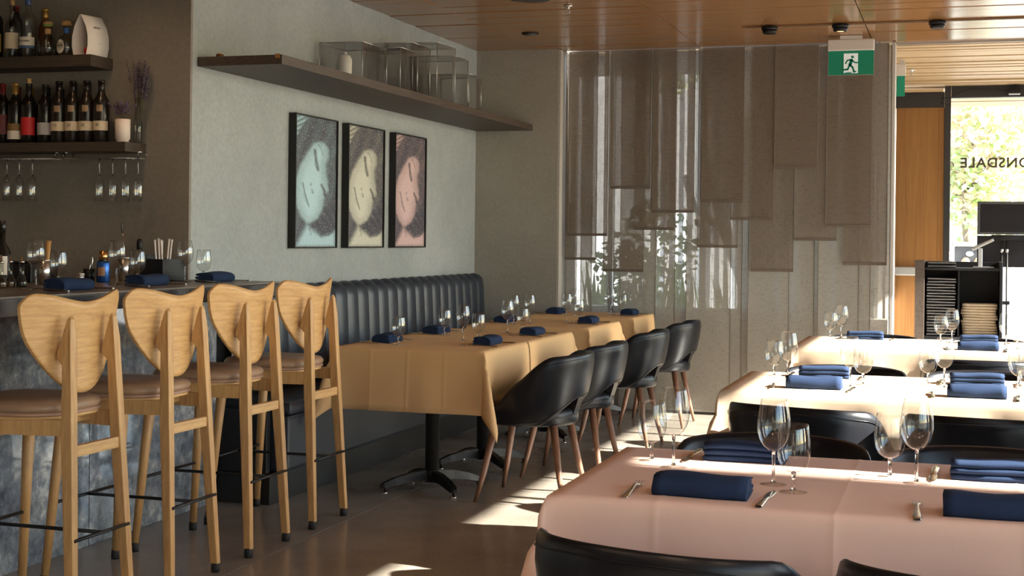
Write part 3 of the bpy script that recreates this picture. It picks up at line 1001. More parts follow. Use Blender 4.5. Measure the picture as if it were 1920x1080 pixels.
for a, b_, x0, x1, h, lab in ABOX:
    t = thing('acrylic_box', lab, 'box', ((x0 + x1) / 2, (a + b_) / 2, 2.178), 0, 'clear acrylic boxes on the long shelf')
    wx, wy = (x1 - x0) / 2, (b_ - a) / 2
    for nm, c_ in (('side_panel', (-wx, wx, -wy, -wy + 0.004, 0.0, h)), ('side_panel', (-wx, wx, wy - 0.004, wy, 0, h)), ('side_panel', (-wx, -wx + 0.004, -wy + 0.004, wy - 0.004, 0, h)),
                   ('side_panel', (wx - 0.004, wx, -wy + 0.004, wy - 0.004, 0, h)), ('top_panel', (-wx, wx, -wy, wy, h, h + 0.004))):
        MB().box(*c_).build(nm, 'acrylic', t)
    e = MB()
    for sx in (-wx, wx):
        for sy in (-wy, wy):
            e.tube([(sx, sy, 0), (sx, sy, h)], 0.0028, 6)
        e.tube([(sx, -wy, h + 0.002), (sx, wy, h + 0.002)], 0.0028, 6)
    for sy in (-wy, wy):
        e.tube([(-wx, sy, h + 0.002), (wx, sy, h + 0.002)], 0.0028, 6)
    e.build('polished_edges', 'acrylic_edge', t)
t = thing('paper_roll', 'white rounded roll inside the nearest acrylic box', 'roll', (-3.44, 7.63, 2.182))
MB().lathe([(0.0, 0.0), (0.03, 0.006), (0.042, 0.03), (0.043, 0.155), (0.03, 0.18), (0.0, 0.186)], 16).build('body', 'white_plastic', t)
MB().lathe([(0.012, 0.186), (0.012, 0.20), (0.0, 0.20)], 10).build('cap', 'white_plastic', t)

# ------------------------------------------------------------------ portraits


def sd_poly(px, py, poly):
    """signed distance (negative inside) of arrays to a polygon"""
    d = np.full(px.shape, 1e9)
    ins = np.zeros(px.shape, bool)
    n = len(poly)
    for i in range(n):
        ax, ay = poly[i]
        bx, by = poly[(i + 1) % n]
        ex, ey = bx - ax, by - ay
        t = np.clip(((px - ax) * ex + (py - ay) * ey) / (ex * ex + ey * ey + 1e-9), 0, 1)
        d = np.minimum(d, np.hypot(px - ax - t * ex, py - ay - t * ey))
        c = ((ay > py) != (by > py))
        xi = ax + (py - ay) * ex / (ey if abs(ey) > 1e-9 else 1e-9)
        ins ^= c & (px < xi)
    return np.where(ins, -d, d)


def sd_seg(px, py, pts):
    d = np.full(px.shape, 1e9)
    for (ax, ay), (bx, by) in zip(pts[:-1], pts[1:]):
        ex, ey = bx - ax, by - ay
        t = np.clip(((px - ax) * ex + (py - ay) * ey) / (ex * ex + ey * ey), 0, 1)
        d = np.minimum(d, np.hypot(px - ax - t * ex, py - ay - t * ey))
    return d


NX, NY = 76, 104
gx, gy = np.meshgrid(np.linspace(0, 288, NX), np.linspace(0, 935, NY))   # drawing units, y downwards
FACE = [(125, 185), (80, 265), (35, 350), (8, 450), (4, 560), (14, 650), (45, 720), (80, 768), (110, 770), (160, 735), (195, 670), (205, 600), (222, 545), (246, 520), (238, 470), (222, 400), (218, 330), (240, 270), (236, 205), (200, 165), (160, 168)]
NECK = [(88, 775), (60, 830), (10, 935), (288, 935), (288, 815), (240, 842), (190, 858), (150, 830), (110, 800)]
soft = lambda d, w: np.clip(0.5 - d / w, 0, 1)
ink = np.full(gx.shape, 0.16)
ink += 0.05 * np.sin(gx / 13 + gy / 40)
ink = ink * (1 - soft(sd_poly(gx, gy, NECK), 40)) + 0.86 * soft(sd_poly(gx, gy, NECK), 40)
fa = soft(sd_poly(gx, gy, FACE), 22)
fw = np.clip(-sd_poly(gx, gy, FACE) / 75, 0, 1)
ink = ink * (1 - fa) + fa * (0.66 + 0.30 * fw - 0.10 * np.clip((gx - 150) / 100, 0, 1))
fringe = soft(sd_poly(gx, gy, [(0, 0), (88, 0), (40, 90), (0, 190)]), 14)
ink = ink * (1 - fringe) + fringe * (0.55 + 0.3 * np.sin((gx * 0.9 + gy * 1.3) / 7.0))
for k, off in enumerate((0, 17, 34)):
    ink += 0.30 * soft(sd_seg(gx, gy, [(215 + off, 30), (243 + off, 110), (256 + off * 0.7, 200), (258 + off * 0.5, 270)]), 13)
ink += 0.22 * soft(sd_seg(gx, gy, [(262, 310), (275, 360), (268, 400)]), 40)
for pts, w, dk in (([(136, 235), (143, 290), (158, 375)], 20, 0.85), ([(140, 300), (135, 340), (150, 360)], 9, 0.4), ([(160, 190), (182, 225), (190, 262)], 10, 0.35),
                   ([(184, 482), (203, 520), (210, 560)], 18, 0.75), ([(232, 470), (244, 505), (244, 530)], 10, 0.4),
                   ([(112, 478), (110, 490)], 12, 0.6), ([(118, 525), (124, 545)], 16, 0.6), ([(54, 478), (72, 560), (98, 645)], 10, 0.7),
                   ([(62, 560), (84, 620)], 22, 0.18), ([(100, 805), (118, 850)], 9, 0.4)):
    ink -= 1.1 * dk * soft(sd_seg(gx, gy, pts) - w * 0.25, w)
curl = soft(sd_poly(gx, gy, [(104, 775), (170, 735), (205, 650), (288, 560), (288, 800), (240, 848), (180, 852), (150, 800)]), 26)
ink = ink * (1 - curl) + curl * (0.09 + 0.05 * np.sin(gx / 9 - gy / 15))
ink = np.clip(ink, 0.02, 1)


def portrait(y0, y1, mm, lab):
    z0, z1 = 1.236, 1.994
    t = thing('portrait', lab, 'picture', (XW + 0.001, (y0 + y1) / 2, z0), 0, 'framed glitter portraits')
    w, h = (y1 - y0) / 2, z1 - z0
    f = 0.008
    MB().box(0, 0.046, -w, -w + f, 0, h).box(0, 0.046, w - f, w, 0, h).box(0, 0.046, -w + f, w - f, 0, f).box(0, 0.046, -w + f, w - f, h - f, h).build('frame', 'black_frame', t)
    MB().box(0, 0.030, -w + f, w - f, f, h - f).build('backing', 'black_frame', t)
    me = bpy.data.meshes.new('print')
    v, fc = [], []
    for j in range(NY):
        for i in range(NX):
            v.append((0.0345, -w + f + (2 * w - 2 * f) * i / (NX - 1), h - f - (h - 2 * f) * j / (NY - 1)))
    for j in range(NY - 1):
        for i in range(NX - 1):
            a = j * NX + i
            fc.append((a, a + NX, a + NX + 1, a + 1))
    me.from_pydata(v, [], fc)
    at = me.attributes.new('ink', 'FLOAT', 'POINT')
    at.data.foreach_set('value', ink.ravel().astype(np.float32))
    me.materials.append(MATS[mm])
    link('print', me, t)


portrait(7.205, 7.772, 'print_blue', 'framed glitter portrait of a tilted face in pale blue')
portrait(7.925, 8.495, 'print_cream', 'framed glitter portrait of a tilted face in cream')
portrait(8.675, 9.245, 'print_pink', 'framed glitter portrait of a tilted face in pink')

# ------------------------------------------------------------------ tables and cloths
ZT = 0.752


def cloth_mesh(x0, x1, y0, y1, over, seed=0, amp=0.008, dents=(), flare=0.06, cu=(), cv=()):
    """tablecloth lying on a rectangular top and hanging over its sides; over = overhang at (x-, x+, y-, y+);
    dents = (side, centre, half width, depth): places where a chair pushes the hanging cloth in"""
    rnd = random.Random(seed)
    ph = [rnd.uniform(0, 6.28) for _ in range(12)]

    def samples(a, b_, lo, hi, nt_):
        s = []
        if lo > 0:
            k = [0.006, 0.014, 0.026] + [lo * j / 9 for j in range(2, 10)]
            s += [a - q for q in sorted(k, reverse=True)]
        s += [a + (b_ - a) * j / nt_ for j in range(nt_ + 1)]
        if hi > 0:
            k = [0.006, 0.014, 0.026] + [hi * j / 9 for j in range(2, 10)]
            s += [b_ + q for q in sorted(k)]
        return s
    cz = lambda c, lst: sorted(set(c + [q + d for q in lst for d in (-0.016, -0.006, 0.0, 0.006, 0.016)]))
    ridge = lambda t, lst: sum(0.0010 * math.exp(-((t - q) / 0.005) ** 2) for q in lst)
    U = samples(x0, x1, over[0], over[1], max(10, int((x1 - x0) / 0.035)))
    V = samples(y0, y1, over[2], over[3], max(10, int((y1 - y0) / 0.035)))

    U, V = cz(U, cu), cz(V, cv)

    def wave(t, k):
        return math.sin(t * 11 + ph[k]) + 0.6 * math.sin(t * 23 + ph[k + 1]) + 0.35 * math.sin(t * 41 + ph[k + 2])

    def out(drop, t, k, side):
        o = 0.010 * (1 - math.exp(-drop / 0.012)) + flare * drop
        o += amp * wave(t, k) * smooth01(drop / 0.22)
        for sd_, c, hw, dep in dents:
            if sd_ == side:
                o -= dep * math.exp(-((t - c) / hw) ** 4) * smooth01((drop - 0.13) / 0.17)
        return o

    def zdrop(d):
        return ZT - d + 0.006 * math.exp(-d / 0.012) - 0.006
    P = []
    for u in U:
        row = []
        for v in V:
            ex, sx = (x0 - u, -1) if u < x0 else ((u - x1, 1) if u > x1 else (0, 0))
            ey, sy = (y0 - v, -1) if v < y0 else ((v - y1, 1) if v > y1 else (0, 0))
            if not sx and not sy:
                row.append((u, v, ZT + 0.0006 * math.sin(u * 9 + ph[9]) * math.sin(v * 8 + ph[10]) + ridge(u, cu) + ridge(v, cv)))
            elif sx and not sy:
                o = out(ex, v, 0 if sx < 0 else 3, 'x-' if sx < 0 else 'x+') + ridge(v, cv) * 1.5
                row.append(((x0 if sx < 0 else x1) + sx * o, v, zdrop(ex)))
            elif sy and not sx:
                o = out(ey, u, 2 if sy < 0 else 5, 'y-' if sy < 0 else 'y+') + ridge(u, cu) * 1.5
                row.append((u, (y0 if sy < 0 else y1) + sy * o, zdrop(ey)))
            else:
                cxr, cyr = (x0 if sx < 0 else x1), (y0 if sy < 0 else y1)
                rr = math.hypot(ex, ey)
                phi = math.atan2(ey, ex)
                ox = out(rr, cyr, 0 if sx < 0 else 3, 'n')
                oy = out(rr, cxr, 2 if sy < 0 else 5, 'n')
                w = math.sin(2 * phi) ** 2
                m_ = ox * math.cos(phi) ** 2 + oy * math.sin(phi) ** 2 + 0.26 * rr * w
                row.append((cxr + sx * m_ * math.cos(phi), cyr + sy * m_ * math.sin(phi), zdrop(rr) + 0.02 * w * rr))
        P.append(row)
    return MB().grid(P)


def table_set(lab, clab, x0, x1, y0, y1, over, mat, seed, cols=1, **kw):
    cx_, cy_ = (x0 + x1) / 2, (y0 + y1) / 2
    t = thing('pedestal_table', lab, 'table', (cx_, cy_, 0), 0, 'pedestal dining tables')
    wx, wy = (x1 - x0) / 2 - 0.006, (y1 - y0) / 2 - 0.006
    MB().cbox(-wx, wx, -wy, wy, 0.718, 0.7445, 0.004).build('tabletop', 'black_plastic', t)
    xs = [0.0] if cols == 1 else [-wx * 0.55, wx * 0.55]
    for xc in xs:
        MB().lathe([(0.036, 0.055), (0.036, 0.70), (0.11, 0.702), (0.11, 0.716)], 20, (xc, 0, 0), True, True).build('column', 'column_steel', t)
        MB().lathe([(0.040, 0.045), (0.040, 0.105), (0.036, 0.11)], 20, (xc, 0, 0), True, True).build('hub', 'black_metal', t)
        for k in range(4):
            a = math.radians(45 + 90 * k)
            ca, sa = math.cos(a), math.sin(a)
            mb = MB()
            secs = [(0.03, 0.052, 0.105, 0.022), (0.12, 0.054, 0.098, 0.021), (0.21, 0.042, 0.078, 0.024), (0.27, 0.030, 0.055, 0.022), (0.285, 0.030, 0.045, 0.012)]
            R = []
            for d, zl, zh, hw in secs:
                R.append([(xc + ca * d - sa * q * hw, sa * d + ca * q * hw, z) for q, z in ((-1, zl), (1, zl), (0.7, zh), (-0.7, zh), (-1, zl))])
            mb.grid(R, False, False)
            n_ = len(R)
            mb.face([0, 1, 2, 3])
            mb.face([(n_ - 1) * 5 + j for j in range(4)][::-1])
            arm = mb.build('foot_arm', 'black_metal', t)
            MB().lathe([(0.016, 0), (0.016, 0.008), (0.005, 0.010), (0.005, 0.036)], 10, (xc + ca * 0.262, sa * 0.262, 0), True, True).build('glide', 'chrome', arm)
    c = cloth_mesh(x0, x1, y0, y1, over, seed, **kw).build('tablecloth', mat, None, fix=False)
    sol = c.modifiers.new('thickness', 'SOLIDIFY')
    sol.thickness = 0.0015
    sol.offset = 1
    tag(c, clab, 'tablecloth', {'cloth_tan': 'tan tablecloths', 'cloth_sunlit': 'sunlit tablecloths'}.get(mat))
    return t, c


A_X = (-2.985, -2.192)
table_set('pedestal table nearest the bar stools, under a tan cloth', 'tan tablecloth on the banquette table nearest the bar stools', *A_X, 6.53, 7.245, (0.28, 0.30, 0.30, 0.0), 'cloth_tan', 1, amp=0.005, cu=(-2.78, -2.585, -2.39), dents=[('x+', 6.88, 0.30, 0.10)])
table_set('pedestal table joined behind the one nearest the bar stools', 'tan tablecloth second along the banquette, butted to the first', *A_X, 7.258, 8.155, (0.28, 0.30, 0.0, 0.30), 'cloth_tan', 2, amp=0.005, cu=(-2.78, -2.585, -2.39), dents=[('x+', 7.65, 0.30, 0.10)])
table_set('pedestal table third along the banquette', 'tan tablecloth third along the banquette, standing free', *A_X, 8.555, 9.385, (0.28, 0.30, 0.30, 0.30), 'cloth_tan', 3, amp=0.005, cu=(-2.78, -2.585, -2.39), dents=[('x+', 8.85, 0.30, 0.10)])
table_set('pedestal table at the linen panel end of the banquette', 'tan tablecloth at the linen panel end of the banquette', *A_X, 9.82, 10.50, (0.28, 0.30, 0.30, 0.0), 'cloth_tan', 4, amp=0.005, cu=(-2.78, -2.585, -2.39), dents=[('x+', 10.0, 0.30, 0.10)])
TX = (-0.835, 0.40)
table_set('large pedestal table in front, under the pink cloth', 'pinkish tablecloth on the large front table', *TX, 2.925, 3.69, (0.36, 0.36, 0.36, 0.36), 'cloth_pink', 5, 2, amp=0.005, cu=(-0.60, -0.235, 0.13), cv=(3.10, 3.30), dents=[('y-', -0.51, 0.27, 0.22), ('y-', 0.07, 0.27, 0.22), ('y+', -0.51, 0.25, 0.10), ('y+', 0.07, 0.25, 0.10)])
table_set('sunlit pedestal table behind the pink one', 'sunlit tan tablecloth on the middle table by the windows', *TX, 5.23, 6.05, (0.36, 0.36, 0.36, 0.36), 'cloth_sunlit', 6, 2, amp=0.014, dents=[('y-', -0.47, 0.27, 0.22), ('y-', 0.10, 0.27, 0.22), ('y+', -0.47, 0.25, 0.10), ('y+', 0.10, 0.25, 0.10)])
table_set('sunlit pedestal table closest to the entry', 'sunlit tan tablecloth on the table closest to the entry', *TX, 7.62, 8.47, (0.36, 0.36, 0.36, 0.36), 'cloth_sunlit', 8, 2, amp=0.012, dents=[('y-', 0.10, 0.27, 0.22), ('y+', -0.47, 0.25, 0.10), ('y+', 0.10, 0.25, 0.10)])
tg = tag(MB().cbox(-0.012, 0.012, -0.003, 0.001, -0.015, 0.015, 0.0005).build('cloth_tag', 'white_paper', None, (-3.055, 6.455, 0.40), math.radians(-45)), 'small white care tag at the corner of the first tan tablecloth', 'tag')

# ------------------------------------------------------------------ tub chairs


def make_chair():
    """sitter faces -x; origin on the floor under the seat centre"""
    r_ = thing('tub_chair', 'x', 'chair', (0, 0, 0), 0, 'black leather tub chairs')
    A_, B_ = 0.262, 0.272
    TH = math.radians(122)
    N = 49
    rings = []
    seam = []
    for i in range(N):
        th = -TH + 2 * TH * i / (N - 1)
        q = abs(th) / TH
        ct, st = math.cos(th), math.sin(th)
        e = 2 / 2.35
        ux, uy = math.copysign(abs(ct) ** e, ct), math.copysign(abs(st) ** e, st)
        zt = 0.742 - 0.020 * (q * 1.6) ** 2 - 0.235 * smooth01((q - 0.46) / 0.58)
        zb = 0.520 - 0.132 * smooth01((q - 0.10) / 0.52)
        if zt - zb < 0.04:
            zb = zt - 0.04
        thk = 0.030 - 0.012 * smooth01((q - 0.8) / 0.2)
        ring = []

        def pt(z, off):
            lean = 0.16 * (z - 0.47) - 0.05 * max(0, 0.5 - z)
            return ((A_ + lean + off) * ux, (B_ + lean * 0.75 + off) * uy, z)
        hgt = zt - zb
        for f_, o_ in ((0.0, -0.35), (0.02, -0.08), (0.07, 0.0), (0.30, 0.004), (0.55, 0.005), (0.80, 0.003), (0.93, -0.004), (0.985, -0.010)):
            ring.append(pt(zb + hgt * f_, o_ * thk if abs(o_) > 0.02 else o_))
        ring.append(pt(zt, -thk * 0.55))
        for f_, o_ in ((0.985, -0.85), (0.93, -1.0), (0.7, -1.05), (0.4, -1.05), (0.07, -1.0), (0.0, -0.65)):
            ring.append(pt(zb + hgt * f_, o_ * thk))
        rings.append(ring)
        if abs(th) < math.radians(100):
            seam.append(pt(zb + hgt * 0.90, 0.0005))
    mb = MB()
    m_ = len(rings[0])
    mb.grid([rg + [rg[0]] for rg in rings])
    mb.face([j for j in range(m_)])
    mb.face([(N - 1) * (m_ + 1) + j for j in range(m_)][::-1])
    sh = mb.build('shell', 'leather_black', r_)
    MB().tube(seam, 0.0017, 5).build('top_seam', 'leather_black', sh)
    low = [pt_ for pt_ in (rg[2] for rg in rings[6:-6])]
    MB().tube(low, 0.0022, 5).build('bottom_piping', 'leather_black', sh)
    # back strut that joins seat and shell
    MB().prism([(0.19, 0.44), (0.225, 0.44), (0.262, 0.56), (0.245, 0.57)], 'y', -0.05, 0.05).build('back_strut', 'leather_black', r_)

    def ring2(R_, z):
        return [(R_ * 0.98 * math.cos(2 * math.pi * k / 36) - 0.005, R_ * math.sin(2 * math.pi * k / 36), z) for k in range(36)]
    lay = [(0.205, 0.380), (0.228, 0.383), (0.238, 0.396), (0.241, 0.430), (0.235, 0.456), (0.215, 0.468), (0.15, 0.475), (0.05, 0.477)]
    R = [ring2(a, z) for a, z in lay]
    mb = MB()
    mb.grid([[R[j][k] for j in range(len(R))] for k in range(36)], True)
    mb.face([k * len(R) for k in range(36)][::-1])
    mb.face([k * len(R) + len(R) - 1 for k in range(36)])
    st = mb.build('seat', 'leather_black', r_)
    MB().tube([(0.2375 * 0.98 * math.cos(2 * math.pi * k / 36) - 0.005, 0.2375 * math.sin(2 * math.pi * k / 36), 0.452) for k in range(37)], 0.002, 5, False).build('seat_seam', 'leather_black', st)
    for sx in (-1, 1):
        for sy in (-1, 1):
            MB().tube([(sx * 0.226, sy * 0.226, 0.0), (sx * 0.195, sy * 0.195, 0.14), (sx * 0.150, sy * 0.150, 0.385)], 0.0095, 12, True, 0.021).build('leg', 'walnut_leg', r_)
    return r_


chair = make_chair()
H90 = math.pi / 2
CH = [  # x, y, rotation, label
    (-2.045, 6.88, 0.0, 'black tub chair on the aisle side of the table nearest the bar stools'),
    (-2.045, 7.65, 0.0, 'black tub chair second in the row facing the banquette'),
    (-2.045, 8.83, 0.0, 'black tub chair third in the row facing the banquette'),
    (-2.045, 9.98, 0.0, 'black tub chair closest to the linen panels, facing the banquette'),
    (-0.50, 2.80, -H90 - 0.28, 'black tub chair with its back to the camera, at the left of the pink table'),
    (0.085, 2.75, -H90 - 0.2, 'black tub chair with its back to the camera, at the picture corner'),
    (-0.485, 5.17, -H90 - 0.28, 'black tub chair back-on, at the left of the middle sunlit table'),
    (0.105, 5.10, -H90 - 0.1, 'black tub chair back-on, at the right of the middle sunlit table'),
    (0.105, 7.50, -H90, 'black tub chair with its back to the camera, at the table closest to the entry'),
    (-0.50, 3.92, H90, 'black tub chair facing the camera behind the left of the pink table'),
    (0.075, 3.86, H90, 'black tub chair facing the camera behind the right of the pink table'),
    (-0.485, 6.40, H90, 'black tub chair facing the camera behind the left of the middle sunlit table'),
    (0.12, 6.36, H90, 'black tub chair facing the camera behind the right of the middle sunlit table'),
    (-0.485, 8.75, H90, 'black tub chair facing the camera at the entry table, by the linen panels'),
    (0.12, 8.72, H90, 'black tub chair facing the camera at the entry table, before the host stand')]
for i, (x, y, rz, lab) in enumerate(CH):
    if i == 0:
        chair.location = (x, y, 0)
        chair.rotation_euler = (0, 0, rz)
        chair['label'] = lab
    else:
        copy_tree(chair, None, (x, y, 0), rz, lab)

# ------------------------------------------------------------------ glasses, napkins, cutlery


def make_glass(kind):
    r_ = thing('wine_glass' if kind == 'L' else 'water_goblet', 'x', 'glass', (0, 0, 0), 0, 'wine glasses' if kind == 'L' else 'water goblets')
    if kind == 'L':
        bowl = [(0.0042, 0.078), (0.012, 0.080), (0.0225, 0.088), (0.0315, 0.102), (0.0362, 0.118), (0.0375, 0.132), (0.0365, 0.150), (0.0335, 0.170), (0.0300, 0.186), (0.0285, 0.194), (0.0278, 0.194)]
        stem = [(0.0055, 0.006), (0.0040, 0.014), (0.0035, 0.040), (0.0037, 0.066), (0.0050, 0.077), (0.0, 0.081)]
    else:
        bowl = [(0.0048, 0.045), (0.014, 0.047), (0.0255, 0.055), (0.0330, 0.069), (0.0362, 0.085), (0.0365, 0.100), (0.0350, 0.120), (0.0325, 0.140), (0.0312, 0.150), (0.0305, 0.150)]
        stem = [(0.0060, 0.006), (0.0044, 0.013), (0.0040, 0.026), (0.0046, 0.038), (0.0060, 0.044), (0.0, 0.048)]
    MB().lathe(bowl, 28, (0, 0, 0), True, False).build('bowl', 'wine_glass', r_)
    MB().lathe(stem, 14, (0, 0, 0), True, False).build('stem', 'glass_stem', r_)
    MB().lathe([(0.0345, 0.0), (0.0355, 0.0008), (0.030, 0.0016), (0.014, 0.0040), (0.0055, 0.0065)], 28, (0, 0, 0), True, True).build('foot', 'wine_glass', r_)
    return r_


GL = {'L': make_glass('L'), 'S': make_glass('S')}
GUSED = set()


def glass(kind, x, y, lab, z=ZT):
    g_ = GL[kind]
    lab = ('tall wine glass ' if kind == 'L' else 'short water goblet ') + lab
    if kind not in GUSED:
        GUSED.add(kind)
        g_.location = (x, y, z)
        g_['label'] = lab
    else:
        copy_tree(g_, None, (x, y, z), random.uniform(0, 6), lab)


def napkin_mesh(seed):
    rnd = random.Random(seed)
    prof = [(0.043, 0), (0.049, 0.005), (0.046, 0.0125), (0.028, 0.0140), (0.043, 0.0155), (0.048, 0.0215), (0.044, 0.0270), (0.022, 0.0284), (0.040, 0.0300), (0.044, 0.0360), (0.039, 0.0420),
            (0.02, 0.0455), (-0.008, 0.0465), (-0.030, 0.0435), (-0.044, 0.0350), (-0.050, 0.0215), (-0.047, 0.0075), (-0.040, 0)]
    rows = []
    for k in range(11):
        x = -0.1 + 0.02 * k
        sw = 0.0022 * math.sin(k * 0.8 + seed)
        hz = 1 + 0.05 * math.sin(k * 0.6 + seed * 2) - (0.04 if k in (0, 10) else 0)
        rows.append([(x + rnd.uniform(-1, 1) * (0.0008 if 0 < k < 10 else 0.003), y + sw + rnd.uniform(-0.0007, 0.0007), z * hz) for y, z in prof])
    mb = MB()
    n = len(prof)
    mb.grid([rw + [rw[0]] for rw in rows])
    mb.face([j for j in range(n)])
    mb.face([10 * (n + 1) + j for j in range(n)][::-1])
    return mb.mesh('napkin', 'napkin_blue')


NAP = [napkin_mesh(k) for k in range(4)]
# fork: handle, neck, shoulders and four tines in one steel piece
mb = MB()
st_ = [(-0.098, 0.0075, 0.0035), (-0.085, 0.0095, 0.0045), (-0.05, 0.0080, 0.0060), (-0.01, 0.0050, 0.0075), (0.018, 0.0034, 0.0100), (0.032, 0.0042, 0.0110), (0.044, 0.0095, 0.0085), (0.055, 0.0115, 0.0065)]
R = []
for y, hw, z in st_:
    R.append([(-hw, y, z), (-hw * 0.6, y, z + 0.0022), (hw * 0.6, y, z + 0.0022), (hw, y, z), (hw * 0.6, y, z - 0.0016), (-hw * 0.6, y, z - 0.0016), (-hw, y, z)])
mb.grid(R)
mb.face(range(6))
mb.face([7 * 7 + j for j in range(6)][::-1])
for k in range(4):
    x = -0.0096 + 0.0064 * k
    mb.tube([(x, 0.054, 0.0065), (x, 0.075, 0.0052), (x, 0.100, 0.0085)], 0.0016, 6, True, 0.0009)
FORK = mb.mesh('fork', 'cutlery_steel')
mb = MB()
st_ = [(-0.105, 0.0075, 0.0050), (-0.095, 0.0088, 0.0055), (-0.03, 0.0078, 0.0055), (0.002, 0.0062, 0.0050), (0.010, 0.0088, 0.0040), (0.05, 0.0100, 0.0036), (0.085, 0.0085, 0.0034), (0.105, 0.0020, 0.0032)]
R = []
for i, (y, hw, z) in enumerate(st_):
    th_ = 0.0030 if i < 4 else 0.0012
    R.append([(-hw, y, z), (-hw * 0.5, y, z + th_), (hw * 0.5, y, z + th_), (hw, y, z), (hw * 0.5, y, z - th_), (-hw * 0.5, y, z - th_), (-hw, y, z)])
mb.grid(R)
mb.face(range(6))
mb.face([7 * 7 + j for j in range(6)][::-1])
KNIFE = mb.mesh('table_knife', 'cutlery_steel')


def setting(x, y, rz, lab, k=0, z=ZT, fork=True, knife=True, jit=0.0):
    o = link('napkin', NAP[k % 4], None, (x, y, z + 0.0014), rz + jit)
    tag(o, 'folded navy napkin ' + lab, 'napkin', 'folded navy napkins')
    c_, s_ = math.cos(rz), math.sin(rz)
    for on, nm, me, dx, dj, cat in ((fork, 'fork', FORK, -0.152, 0.03, 'fork'), (knife, 'table_knife', KNIFE, 0.138, -0.03, 'knife')):
        if on:
            dy = -0.005
            o = link(nm, me, None, (x + c_ * dx - s_ * dy, y + s_ * dx + c_ * dy, z + 0.0006), rz + dj)
            tag(o, 'steel ' + ('fork ' if nm == 'fork' else 'table knife ') + lab, cat, 'steel forks' if nm == 'fork' else 'steel table knives')


TA = ['on the table nearest the bar stools', 'on the second table along the banquette', 'on the third table along the banquette', 'on the table at the linen panel end']
PI = math.pi
setting(-2.862, 6.93, -H90, 'at the banquette seat ' + TA[0], 0)
setting(-2.325, 6.985, H90, 'at the chair side ' + TA[0], 1)
setting(-2.875, 7.70, -H90, 'at the banquette seat ' + TA[1], 2)
setting(-2.330, 7.80, H90, 'at the chair side ' + TA[1], 3)
setting(-2.855, 8.93, -H90, 'at the banquette seat ' + TA[2], 0)
setting(-2.320, 9.06, H90, 'at the chair side ' + TA[2], 1)
setting(-2.850, 10.15, -H90, 'at the banquette seat ' + TA[3], 2)
setting(-2.310, 10.22, H90, 'at the chair side ' + TA[3], 3)
for kd, x, y, lab in (('S', -2.73, 6.757, 'at the banquette seat ' + TA[0]), ('L', -2.532, 7.185, 'at the chair side ' + TA[0]), ('S', -2.455, 7.215, 'at the chair side ' + TA[0]),
                      ('S', -2.774, 7.56, 'at the banquette seat ' + TA[1]), ('L', -2.51, 7.90, 'at the chair side ' + TA[1]), ('S', -2.432, 7.95, 'at the chair side ' + TA[1]),
                      ('L', -2.735, 8.74, 'at the banquette seat ' + TA[2] + ', left one'), ('L', -2.655, 8.83, 'at the banquette seat ' + TA[2] + ', right one'),
                      ('L', -2.499, 9.17, 'at the chair side ' + TA[2]), ('S', -2.422, 9.20, 'at the chair side ' + TA[2]),
                      ('L', -2.675, 10.02, 'at the banquette seat ' + TA[3]), ('L', -2.477, 10.34, 'at the chair side ' + TA[3]), ('S', -2.395, 10.38, 'at the chair side ' + TA[3])):
    glass(kd, x, y, lab)
N1, N2, N3 = 'of the pink front table', 'of the middle sunlit table', 'of the table closest to the entry'
setting(-0.523, 3.045, 0, 'at the near left place ' + N1, 0, jit=-0.03)
setting(0.075, 3.02, 0, 'at the near right place ' + N1, 1)
setting(-0.505, 3.575, PI, 'at the far left place ' + N1, 2, fork=False, jit=0.02)
setting(0.085, 3.50, PI, 'at the far right place ' + N1, 3, fork=False)
for kd, x, y, lab in (('S', -0.726, 3.482, 'at the far left place ' + N1), ('L', -0.655, 3.400, 'at the far left place ' + N1), ('L', -0.396, 3.240, 'at the near left place ' + N1),
                      ('S', -0.342, 3.158, 'at the near left place ' + N1), ('S', -0.151, 3.444, 'at the far right place ' + N1), ('L', -0.089, 3.375, 'at the far right place ' + N1)):
    glass(kd, x, y, lab)
setting(-0.515, 5.43, 0, 'at the near left place ' + N2, 1)
setting(0.063, 5.35, 0, 'at the near right place ' + N2, 2)
setting(-0.52, 5.90, PI, 'at the far left place ' + N2, 3)
setting(0.070, 5.83, PI, 'at the far right place ' + N2, 0)
for kd, x, y, lab in (('S', -0.719, 5.87, 'at the far left place ' + N2), ('L', -0.647, 5.72, 'at the far left place ' + N2), ('L', -0.391, 5.52, 'at the near left place ' + N2),
                      ('S', -0.352, 5.65, 'at the near left place ' + N2), ('S', -0.113, 5.77, 'at the far right place ' + N2), ('L', -0.051, 5.63, 'at the far right place ' + N2),
                      ('L', 0.205, 5.40, 'at the near right place ' + N2), ('S', 0.24, 5.47, 'at the near right place ' + N2)):
    glass(kd, x, y, lab)
setting(0.095, 7.74, 0, 'at the near right place ' + N3, 2)
setting(-0.51, 8.34, PI, 'at the far left place ' + N3, 3)
setting(0.105, 8.28, PI, 'at the far right place ' + N3, 0)
for kd, x, y, lab in (('S', -0.709, 8.40, 'at the far left place ' + N3), ('L', -0.640, 8.30, 'at the far left place ' + N3), ('S', -0.097, 8.30, 'at the far right place ' + N3),
                      ('L', -0.036, 8.10, 'at the far right place ' + N3), ('L', 0.235, 7.80, 'at the near right place ' + N3), ('S', 0.29, 7.88, 'at the near right place ' + N3)):
    glass(kd, x, y, lab)
